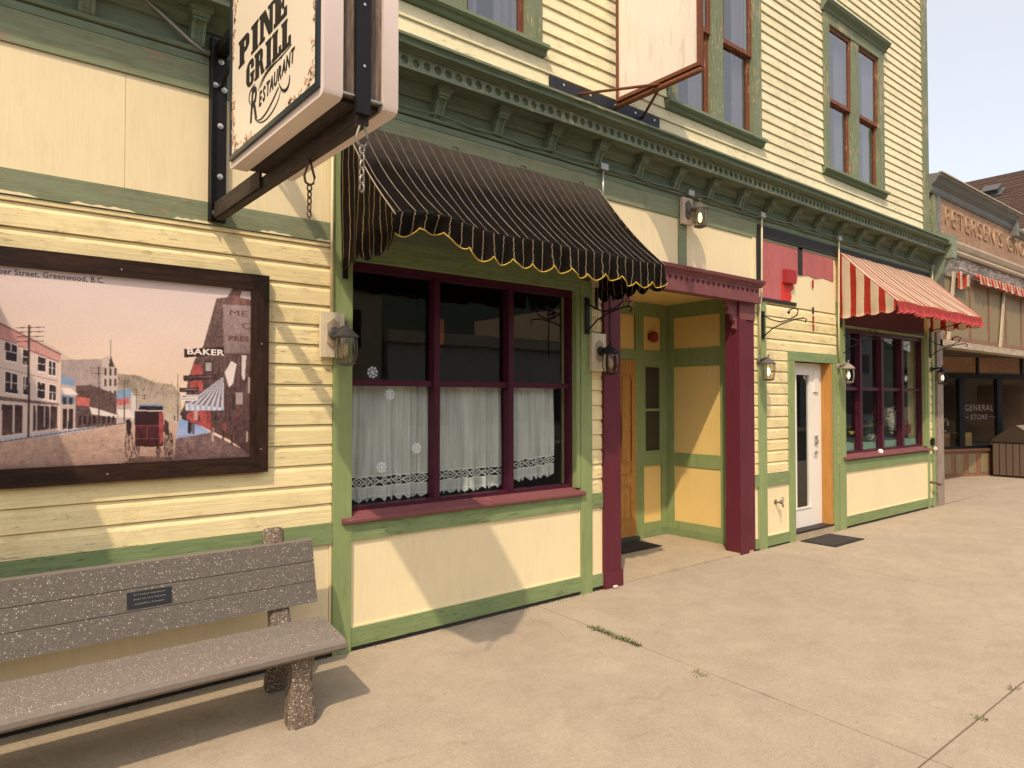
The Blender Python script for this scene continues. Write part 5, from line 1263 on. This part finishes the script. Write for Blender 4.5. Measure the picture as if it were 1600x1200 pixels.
# fallen stone
bm = bmesh.new(); bmesh.ops.create_icosphere(bm, subdivisions=2, radius=.028, matrix=Matrix.Translation((5.04, -.075, .015)) @ Matrix.Diagonal((1.3, .7, .5, 1)))
tag(mk('pebble', bm, plain('pale_pebble', (.62, .55, .45), .8), None, smooth=True), 'small pale pebble at the foot of the left plum post', 'pebble')

# ================================================================ BENCH
BN = thing('park_bench', 'speckled terrazzo bench with a black memorial plaque below the street mural', 'bench', (.6, -.6, 0))
BX0, BX1 = -.86, 1.80
def seat_bm():
    bm = bmesh.new()
    pr = [(-.46, .430), (-.47, .447), (-.49, .452), (-.90, .446), (-.945, .440), (-.968, .424), (-.968, .400), (-.95, .382), (-.915, .376), (-.46, .384)]
    prism(bm, pr, BX0, BX1); bevel(bm, .010, 2, 1.0); return bm
M['terrazzo_seat'] = pebbles('pale_terrazzo', (.205, .178, .152), 105, .24, .75, .15, .5)  # seat mix is paler than the backrest slats
st_ = mk('seat', seat_bm(), [M['terrazzo_seat'], M['seat_edge']], BN, smooth='auto')
for p_ in st_.data.polygons:
    if p_.center.y < -.925: p_.material_index = 1
# backrest slabs, leaning back
def slat(z0, z1):
    def yz(z, off=0): return (-.265-(.895-z)*.36-off, z+off*-.2)
    bm = bmesh.new(); a = yz(z0); b = yz(z1)
    pr = [(a[0], a[1]), (b[0], b[1]), (b[0]+.045, b[1]+.006), (a[0]+.045, a[1]+.008)]
    prism(bm, pr, BX0-.02, BX1-.005); bevel(bm, .006, 2, 1.0); o = mk('backrest_slat', bm, [M['terrazzo'], M['seat_edge']], BN, smooth='auto')
    for p_ in o.data.polygons:
        if p_.normal.z > .6: p_.material_index = 1
    return o
slat(.768, .895); slat(.650, .762); slat(.522, .644)
def bench_leg(x):
    bm = bmesh.new(); w_ = .065
    front = [(-.80, .376), (-.92, .376), (-.915, .30), (-.895, .22), (-.905, .12), (-.93, .03), (-.925, -.01), (-.815, -.01), (-.78, .05), (-.775, .14), (-.78, .22)]
    web = [(-.80, .30), (-.80, .376), (-.52, .384), (-.46, .384), (-.46, .28), (-.60, .30)]
    rear = [(-.50, .384), (-.46, .40), (-.37, .50), (-.325, .62), (-.21, .97), (-.13, .985), (-.24, .62), (-.31, .46), (-.345, .34), (-.335, .20), (-.27, .04), (-.27, -.01), (-.37, -.01), (-.40, .06), (-.43, .20), (-.46, .30)]
    def loft(rs):
        rings = []
        for z_, y0, y1, hw in rs:
            c_ = .3*hw; rings.append([bm.verts.new(p) for p in ((x-hw+c_, y0, z_), (x+hw-c_, y0, z_), (x+hw, y0+c_, z_), (x+hw, y1-c_, z_), (x+hw-c_, y1, z_), (x-hw+c_, y1, z_), (x-hw, y1-c_, z_), (x-hw, y0+c_, z_))])
        for A_, B_ in zip(rings, rings[1:]):
            for k in range(8): bm.faces.new((A_[k], A_[(k+1) % 8], B_[(k+1) % 8], B_[k]))
        bm.faces.new(list(reversed(rings[0]))); bm.faces.new(rings[-1])
    loft([(-.01, -.935, -.80, .080), (.06, -.935, -.785, .082), (.14, -.915, -.775, .072), (.22, -.905, -.78, .062), (.29, -.915, -.79, .060), (.34, -.93, -.78, .066), (.376, -.935, -.74, .074)])
    loft([(.25, -.79, -.44, .05), (.376, -.80, -.42, .055)])
    loft([(-.01, -.37, -.25, .078), (.06, -.38, -.255, .078), (.18, -.43, -.33, .064), (.30, -.45, -.33, .062), (.42, -.43, -.30, .064), (.55, -.36, -.26, .060), (.70, -.305, -.205, .060), (.85, -.25, -.155, .062), (.965, -.21, -.125, .066), (.985, -.195, -.14, .055)])
    r2 = random.Random(int(x*100))
    return mk('leg', bm, M['aggregate'], BN, smooth='auto')
bench_leg(1.555); bench_leg(-.55)
pq = bx('plaque', plain('black_plaque', (.018, .018, .020), .35), BN, .70, .93, -.44, -.437, .662, .748, bev=.0)
# lean the plaque with the slat
for v in pq.data.vertices: v.co.y = -.265-(.895-v.co.z)*.36-.0008-(.004 if v.co.y < -.4385 else 0)
for k, (s_, zz, sx) in enumerate((('In loving memory', .731, 1), ('ever in our hearts', .708, 1), ('together forever', .684, 1))):
    put_text('engraving', s_, plain('grey_engraving', (.30, .29, .27)), BN, (.815, -.265-(.895-zz)*.36-.0055, zz), FR, size=.020, extrude=.0002, sx=1.15)
for xx in (.713, .917):
    bm = bmesh.new(); lathe_y(bm, [(.005, 0), (.005, .003)], (xx, -.265-(.895-.69)*.36-.004, .677), 8); mk('screw', bm, M['bolt'], BN)

for o_ in list(BN.children):
    for v in o_.data.vertices: v.co.x += .13*(v.co.y+.95)
# ================================================================ WEEDS IN THE JOINT
def weeds(cx, cy, ly, n, name, label):
    bm = bmesh.new(); r2 = random.Random(int(abs(cy)*1000)+n)
    for k in range(n):
        y = cy+r2.uniform(-ly, ly); gsp = .010+.018*math.exp(-((y-cy)/(ly*.45))**2)
        if r2.random() < .35*abs(math.sin(y*23)): continue
        x = cx+.055*(y+.85)+r2.gauss(0, gsp); h = r2.uniform(.008, .028); a = r2.uniform(0, 6.28); l = r2.uniform(.01, .035)
        d = Vector((math.cos(a)*l, math.sin(a)*l, h)); e = Vector((-math.sin(a), math.cos(a), 0))*.004; p = Vector((x, y, -.004))
        bm.faces.new([bm.verts.new(q) for q in (p-e*.4, p+d*.55-e, p+d, p+d*.55+e, p+e*.4)])
    o = mk(name, bm, plain('weed_green', (.15, .155, .065), .8, nz=.5, scale=50), None, fix=False); tag(o, label, 'weeds', kind='stuff')
weeds(4.02, -1.06, .21, 520, 'weeds', 'low green weeds growing in the sidewalk joint in front of the entry')
weeds(4.02, -.80, .07, 120, 'weeds', 'thin tail of weeds in the sidewalk joint nearer the window')
weeds(3.96, -1.86, .045, 45, 'weeds', 'tiny weed tuft further out in the same sidewalk joint')
weeds(4.75, -3.27, .04, 22, 'weeds', 'dry weed tuft in the long joint at the lower right')
weeds(5.38, -3.27, .03, 18, 'weeds', 'second dry tuft in the long joint at the lower right')
bm = bmesh.new(); r2 = random.Random(8)
for k in range(700):
    x = r2.uniform(-.5, 13); y = -.02-abs(r2.gauss(0, .03)); s_ = r2.uniform(.002, .006)
    if x > 5.1 and x < 7.6: continue
    bmesh.ops.create_cube(bm, size=s_, matrix=Matrix.Translation((x, y, s_*.4)) @ Matrix.Rotation(r2.uniform(0, 3), 4, 'Z'))
tag(mk('grit', bm, plain('grit', (.16, .12, .08), .9, nz=.5), None), 'brown grit and crumbs along the foot of the wall', 'grit', kind='stuff')

# ================================================================ NEIGHBOUR SHOP
NB = thing('grocery_building', 'weathered false-front grocery next door with carved brown name board', 'building', (13.4, 0, 0))
M['nb_brown'] = paint('weathered_brown_board', (.36, .205, .12), 'x', .55, under=(.32, .20, .13), dirt=.35, grain=.4)
M['nb_grey'] = paint('weathered_grey_cornice', (.20, .205, .195), 'x', .35, under=(.30, .26, .22), dirt=.4, grain=.5)
M['nb_fascia'] = paint('grey_brown_fascia', (.17, .145, .125), 'x', .6, under=(.25, .21, .18), dirt=.4, grain=.4)
M['nb_cream'] = paint('bleached_cream_moulding', (.58, .48, .36), 'x', .35, under=(.28, .22, .17), dirt=.3, grain=.4)
M['nb_olive'] = paint('olive_transom_board', (.28, .22, .125), 'z', .25, under=(.18, .13, .08), dirt=.3, grain=.3)
M['nb_rust'] = paint('brick_red_trim', (.27, .135, .085), 'x', .3, under=(.3, .22, .15), dirt=.3, grain=.3)
M['nb_let'] = paint('pale_peeling_letters', (.48, .33, .21), 'n', .4, under=(.45, .27, .16))
M['nb_soffit'] = plain('dark_soffit', (.085, .06, .04), .9)
def nb(name, m, *d, bev=.004): return bx(name, M[m], NB, *d, bev=bev)
NX1 = 25.0
nb('wall', 'nb_fascia', 13.12, NX1, .04, .25, 2.80, 5.5, bev=0); nb('side_wall', 'nb_fascia', 13.10, 13.12, .03, 14, 0, 5.3, bev=0)
nb('name_board', 'nb_brown', 13.42, NX1, -.02, .038, 4.66, 5.42)
nb('corner_trim', 'green_win', 13.13, 13.30, -.03, .038, 4.66, 5.378); nb('corner_trim', 'nb_grey', 13.302, 13.42, -.045, .038, 4.66, 5.378)
bm = bmesh.new(); prism(bm, [(.04, 5.38), (-.04, 5.38), (-.06, 5.42), (-.06, 5.50), (-.12, 5.55), (-.16, 5.62), (-.20, 5.64), (-.20, 5.68), (.04, 5.70)], 12.99, 17.3); mk('cornice', bm, M['nb_grey'], NB)
bm = bmesh.new(); prism(bm, [(-.17, 5.685), (-.225, 5.681), (-.225, 5.70), (-.17, 5.705)], 12.99, 17.4); mk('cornice_cap', bm, M['nb_cream'], NB)
bm = bmesh.new(); prism(bm, [(.04, 5.30), (-.04, 5.30), (-.06, 5.34), (-.12, 5.38), (-.12, 5.44), (.04, 5.46)], 17.32, NX1); mk('cornice', bm, M['nb_grey'], NB)
nb('cornice_break', 'nb_grey', 17.25, 17.42, -.14, .04, 5.25, 5.56); nb('parapet_block', 'nb_cream', 18.4, 18.7, -.1, .1, 5.462, 5.60)
bm = bmesh.new(); prism(bm, [(.04, 4.44), (-.07, 4.44), (-.09, 4.48), (-.07, 4.52), (-.10, 4.55), (-.13, 4.62), (-.13, 4.655), (.04, 4.658)], 13.30, NX1); mk('band_moulding', bm, M['nb_cream'], NB)
nb('fascia_board', 'nb_fascia', 13.45, NX1, -.03, .038, 4.02, 4.438)
bm = text_bm("PETERSEN'S GROCERY", size=.46, extrude=.014, offset=-.006, spacing=1.25); xs_ = [v.co.x for v in bm.verts]; k_ = 5.95/(max(xs_)-min(xs_))
bmesh.ops.transform(bm, matrix=Matrix.Translation((13.68-k_*min(xs_), -.028, 5.07)) @ FR @ Matrix.Diagonal((k_, 1, 1, 1)), verts=bm.verts); mk('lettering', bm, M['nb_let'], NB, fix=False)
nb('ceiling', 'nb_soffit', 13.12, NX1, 2.401, 4.72, 2.83, 2.86, bev=0); nb('roof', 'nb_fascia', 13.12, NX1, .25, 14, 5.2, 5.28, bev=0); nb('shop_side_wall', 'nb_soffit', 16.95, 17.0, 1.96, 4.7, 0, 2.83, bev=0)
# transom panels
nb('transom_wall', 'nb_olive', 13.5, NX1, .0, .035, 2.93, 4.018, bev=0)
for k in range(10): nb('transom_bar', 'nb_rust', 14.87+k*1.02, 14.93+k*1.02, -.02, -.002, 2.96, 4.0)
nb('transom_rail', 'nb_rust', 13.5, NX1, -.025, -.0005, 2.875, 2.958)
nb('beam', 'grey_beam', 13.32, NX1, -.05, .20, 2.755, 2.872); nb('soffit', 'nb_soffit', 13.12, NX1, .201, 2.4, 2.83, 2.86, bev=0)
nb('post', 'grey_post', 13.17, 13.42, -.05, .16, -.0, 4.00, bev=.01); nb('post', 'nb_cream', 13.425, 13.50, -.02, .15, 2.9, 4.4)
# angled shop front
P0 = Vector((17.3, 1.845, 0)); dv = Vector((.94, -.342, 0)).normalized(); nv = Vector((-.342, -.94, 0)).normalized()
def ang(name, m, s0, s1, z0, z1, d0=0.0, d1=.06):
    bm = bmesh.new()
    q = [P0+dv*s0-nv*d1, P0+dv*s1-nv*d1, P0+dv*s1-nv*d0, P0+dv*s0-nv*d0]
    lo = [bm.verts.new((p.x, p.y, z0)) for p in q]; hi = [bm.verts.new((p.x, p.y, z1)) for p in q]
    bm.faces.new(lo); bm.faces.new(hi)
    for i in range(4): bm.faces.new((lo[i], lo[(i+1) % 4], hi[(i+1) % 4], hi[i]))
    return mk(name, bm, M[m] if isinstance(m, str) else m, NB)
M['nb_black'] = plain('black_shop_frame', (.012, .013, .016), .4)
ang('stall_riser', 'nb_rust', 0, 5.2, 0, .645); ang('sill', 'nb_rust', -.02, 5.2, .60, .66, -.05, .02)
for k in range(12): ang('riser_panel', 'nb_olive', .78+k*.40, 1.02+k*.40, .08, .53, -.012, .0)
ang('window_frame', 'nb_black', 0, 5.2, .661, .72, -.02); ang('window_frame', 'nb_black', 0, 5.2, 2.32, 2.44, -.02)
ang('transom_panel', 'nb_brown', 0, 5.2, 2.441, 2.83, .02, .06)
for s in (0.0, 1.30, 2.55, 3.9): ang('mullion', 'nb_black', s, s+.17, .721, 2.319, -.03)
for s in (1.9, 3.4): ang('transom_bar', 'nb_black', s, s+.08, 2.441, 2.83, -.01, .02)
for a, b in ((.17, 1.30), (1.47, 2.55), (2.72, 3.9), (4.07, 5.2)): ang('pane', 'glass', a, b, .721, 2.319, .028, .032)
nb('shop_rear_wall', 'room', 17.0, 25, 4.6, 4.7, 0, 2.85, bev=0); nb('shop_floor', 'room_l', 17.4, 25, 2.0, 4.6, .55, .64, bev=0)
bx('recess_wall', M['nb_olive'], NB, 13.2, 17.3, 1.86, 1.95, 0, 2.83, bev=0)
def atS(s, z, off=.4): p = P0+dv*s-nv*off; return Vector((p.x, p.y, z))
p = P0+dv*2.0+nv*(-.026)
for s_, zz, sz in (('GENERAL', 1.62, .20), ('STORE', 1.40, .17)):
    bm = text_bm(s_, size=sz, extrude=.001, offset=.001, spacing=1.15)
    mt4 = Matrix(((dv.x, 0, nv.x), (dv.y, 0, nv.y), (0, 1, 0))).to_4x4()
    bmesh.ops.transform(bm, matrix=Matrix.Translation((p.x, p.y, zz)) @ mt4, verts=bm.verts); mk('lettering', bm, plain('faded_window_letters', (.26, .20, .19)), NB, fix=False)
for dd in (-.44, .44):
    bm = bmesh.new(); q = p+dv*dd; tube(bm, [q-dv*.10+Vector((0, 0, 1.40)), q-dv*.04+Vector((0, 0, 1.425)), q+dv*.03+Vector((0, 0, 1.39)), q+dv*.10+Vector((0, 0, 1.41))], .009, 5); mk('flourish', bm, plain('faded_window_letters', (.26, .20, .19)), NB)
# things in the shop window
def crate(s, w_, h, col, label):
    bm = bmesh.new(); a = atS(s, 0, .25); b = atS(s+w_, 0, .25); n_ = -nv*.35
    q = [a, b, b+n_, a+n_]; lo = [bm.verts.new((v.x, v.y, .66)) for v in q]; hi = [bm.verts.new((v.x, v.y, .66+h)) for v in q]
    bm.faces.new(lo); bm.faces.new(hi)
    for i in range(4): bm.faces.new((lo[i], lo[(i+1) % 4], hi[(i+1) % 4], hi[i]))
    bevel(bm, .03, 2); tag(mk('straw_bale', bm, paint('bale_straw', col, 'x', .3, under=(.35, .25, .12), grain=.6), None), label, 'bale')
crate(.70, .62, .36, (.38, .20, .10), 'brown bale behind the first pane of the general store window')
crate(1.62, .42, .36, (.46, .30, .12), 'golden bale behind the lettered pane of the general store window')
dw = thing('driftwood', 'pale driftwood branches on top of the bale in the store window', 'branches', tuple(atS(.9, 1.0)))
for pts in (((.5, .99, .2), (.75, 1.18, .2), (1.0, 1.33, .25), (1.25, 1.36, .3)), ((.6, 1.02, .2), (.95, 1.10, .2), (1.2, 1.07, .25), (1.28, 1.0, .3)), ((.8, 1.05, .2), (.98, 1.24, .2), (1.2, 1.38, .25)), ((1.22, 1.36, .25), (1.27, 1.25, .25), (1.25, 1.2, .25))):
    bm = bmesh.new(); tube(bm, [tuple(atS(s, z, o)) for s, z, o in pts], [.02, .025, .018, .01][:len(pts)], 7); mk('branch', bm, plain('driftwood', (.50, .38, .20), .8, nz=.3), dw, smooth=True)
# rolled valance awning and its poles
AW = thing('rolled_awning', 'rolled-up red and white striped awning on the grocery front', 'awning', (14.2, -.1, 4.1))
def rv(u, v):
    return Vector((14.95+7*u, -.14-.03*v+.015*math.sin(u*150)*v, 4.17-.02*u-v*(.155+.03*abs(math.sin(u*66)))))
def uvr(u, v): return (u*7, v)
M['canvas_r2'] = canvas('red_white_valance', (.58, .10, .05), (.84, .66, .52), .18, .085, .0)
grid_uv('valance', rv, 560, 4, M['canvas_r2'], AW, uvr)
grid_uv('loose_end', lambda u, v: Vector((14.02+.55*u, -.10-.03*math.sin(u*9), 4.13-.02*u-v*(.30-.08*u+.03*math.sin(u*14)))), 30, 6, M['canvas_r2'], AW, lambda u, v: (u*.55, v))
bm = bmesh.new(); tube(bm, [(14.02, -.12, 4.17), (14.85, -.13, 4.13)], .02, 8); mk('roller', bm, M['grey_metal'], AW, smooth=True)
bm = bmesh.new(); tube(bm, [(14.9, -.10, 4.135), (22, -.10, 4.10)], .045, 10); mk('roll', bm, M['canvas_r2'], AW, smooth=True)
for k in range(4):
    xx = 13.98+2.75*k; bm = bmesh.new(); prism(bm, [(xx, 4.12), (xx+.10, 4.12), (xx-.22, 2.88), (xx-.32, 2.88)], -.055, -.027, 'y'); bevel(bm, .004); mk('support_slat', bm, M['nb_cream'], AW)
# ---- litter bin
BI = thing('litter_bin', 'brown bear-proof litter bin with peaked lid beside the grocery window', 'litter bin', (19.8, .5, 0))
M['bin'] = plain('brown_bin_panel', (.125, .085, .06), .6, nz=.15); M['bin_d'] = plain('dark_brown_bin', (.050, .034, .022), .6); M['bin_l'] = plain('sunlit_bin_lid', (.22, .165, .12), .6)
bx('body', M['bin_d'], BI, 19.28, 20.45, .0, .95, .02, .82)
for k in range(7): bx('side_slat', M['bin'], BI, 19.262, 19.279, .015+k*.134, .015+k*.134+.112, .05, .79)
for k in range(8): bx('side_slat', M['bin'], BI, 19.29+k*.145, 19.29+k*.145+.125, -.018, -.001, .05, .79)
bm = bmesh.new(); prism(bm, [(-.06, .821), (1.0, .821), (1.0, .85), (.55, 1.21), (.46, 1.21), (-.06, .87)], 19.24, 20.5); mk('lid', bm, M['bin_d'], BI)
bm = bmesh.new(); prism(bm, [(-.075, .868), (.45, 1.224), (.46, 1.212), (-.062, .858)], 19.23, 20.51); mk('lid_plate', bm, M['bin_l'], BI)  # slope facing the sun gets a lighter colour, sunlight painted in
# ---- roof beyond
HB = thing('brown_roof_house', 'taller house beyond the grocery with brown shingle roof and a grey roof vent', 'building', (24, 6, 0))
bx('wall', M['nb_brown'], HB, 22.6, 31, 1.0, 14, 0, 5.6, bev=0)
sh = plain('brown_shingle', (.105, .062, .045), .95, nz=.35, scale=9)
RX0, RX1, RZ0, RZ1 = 20.2, 26.0, 5.2, 8.95
def shingle_mat():
    m, t, b = nmat('brown_asphalt_shingles')
    ns = noise(t, pos(t, (1, 5, 6)), 3.0, 3, .6); n2 = noise(t, pos(t), 40, 3, .7)
    c = mixc(t, ns, (.065, .040, .032), (.125, .080, .060)); c = mixc(t, math_(t, 'MULTIPLY', n2, .5), c, (.06, .035, .028)); setc(t, b, c); b.inputs['Roughness'].default_value = .95; return m
smt = shingle_mat(); n = 44
bm = bmesh.new(); box(bm, RX0, RX0+.1, .8, 14.2, RZ0-.15, RZ0); mk('eave', bm, M['nb_rust'], HB)
for k in range(n):
    f0, f1 = k/n, (k+1)/n; bm = bmesh.new(); x0_, z0_, x1_, z1_ = RX0+(RX1-RX0)*f0, RZ0+(RZ1-RZ0)*f0, RX0+(RX1-RX0)*f1+.05, RZ0+(RZ1-RZ0)*f1+.03
    ys = [.8]
    while ys[-1] < 14.2: ys.append(ys[-1]+random.uniform(.6, 1.1))
    for a, b in zip(ys, ys[1:]):
        d = random.uniform(.018, .035)
        prism(bm, [(x0_-.01, z0_), (x0_-.01-d*.3, z0_+d), (x1_, z1_+.004), (x1_, z1_-.012)], a, b-.006, 'y')
    mk('shingle_course', bm, smt, HB)
bm = bmesh.new(); prism(bm, [(RX1, RZ1+.05), (31.8, RZ0), (31.8, RZ0-.1), (RX1, RZ1-.08)], .8, 14.2, 'y'); mk('roof_back', bm, smt, HB)
vt = bmesh.new(); ang_ = math.atan2(RZ1-RZ0, RX1-RX0)
box(vt, -.16, .20, -.20, .20, .02, .16); box(vt, -.24, .22, -.23, .23, .161, .185); box(vt, -.28, .28, -.30, .30, -.01, .012)
bmesh.ops.transform(vt, matrix=Matrix.Translation((24.62, 2.42, RZ0+(24.62-RX0)*(RZ1-RZ0)/(RX1-RX0)+.06)) @ Matrix.Rotation(-ang_, 4, 'Y'), verts=vt.verts)
mk('roof_vent', vt, plain('dark_grey_vent', (.09, .088, .09), .7), HB)

# ================================================================ ACROSS THE STREET (seen in reflections)
labs = ['pale grey two storey shop across the street', 'red brick shop front across the street', 'cream gabled shop across the street', 'low white garage across the street', 'tan false front shop across the street', 'dark brown store across the street', 'tall grey block across the street']
cols = [(.42, .42, .40), (.30, .12, .08), (.55, .48, .34), (.60, .58, .54), (.40, .30, .20), (.14, .10, .07), (.34, .34, .35)]
xx = -16
for k, (wd_, hh) in enumerate(((11, 7.2), (9, 6.0), (10, 6.6), (12, 4.6), (10, 6.8), (11, 5.4), (13, 8.5))):
    H = thing('street_shop', labs[k], 'building', (xx+wd_/2, -21, 0), 'shops on the opposite side of the street')
    wm = paint('far_wall', cols[k], 'x', .1)
    bx('wall', wm, H, xx, xx+wd_-.3, -31, -20.5, -.2, hh, bev=0)
    bx('parapet', M['nb_cream'], H, xx-.1, xx+wd_-.2, -20.5, -20.25, hh-.4, hh+.1, bev=0)
    for q in range(3):
        bx('shop_window', M['nb_black'], H, xx+.7+q*wd_/3.1, xx+.7+q*wd_/3.1+wd_/4.2, -20.499, -20.44, .7, 2.6, bev=0)
        if hh > 5.5: bx('upper_window', M['nb_black'], H, xx+1.2+q*wd_/3.1, xx+1.2+q*wd_/3.1+1.1, -20.499, -20.45, 3.9, 5.4, bev=0)
    xx += wd_
bm = bmesh.new(); g = []
for j in range(12):
    g.append([bm.verts.new((-260+i*26, -70-j*16, -.2+j*6.5*(.75+.35*math.sin(i*.8+j*.3))+(2 if j else 0))) for i in range(24)])
for j in range(11):
    for i in range(23): bm.faces.new((g[j][i], g[j][i+1], g[j+1][i+1], g[j+1][i]))
tag(mk('forested_hillside', bm, plain('conifer_hill', (.035, .05, .03), .95, nz=.5, scale=.3), None, smooth=True), kind='structure')
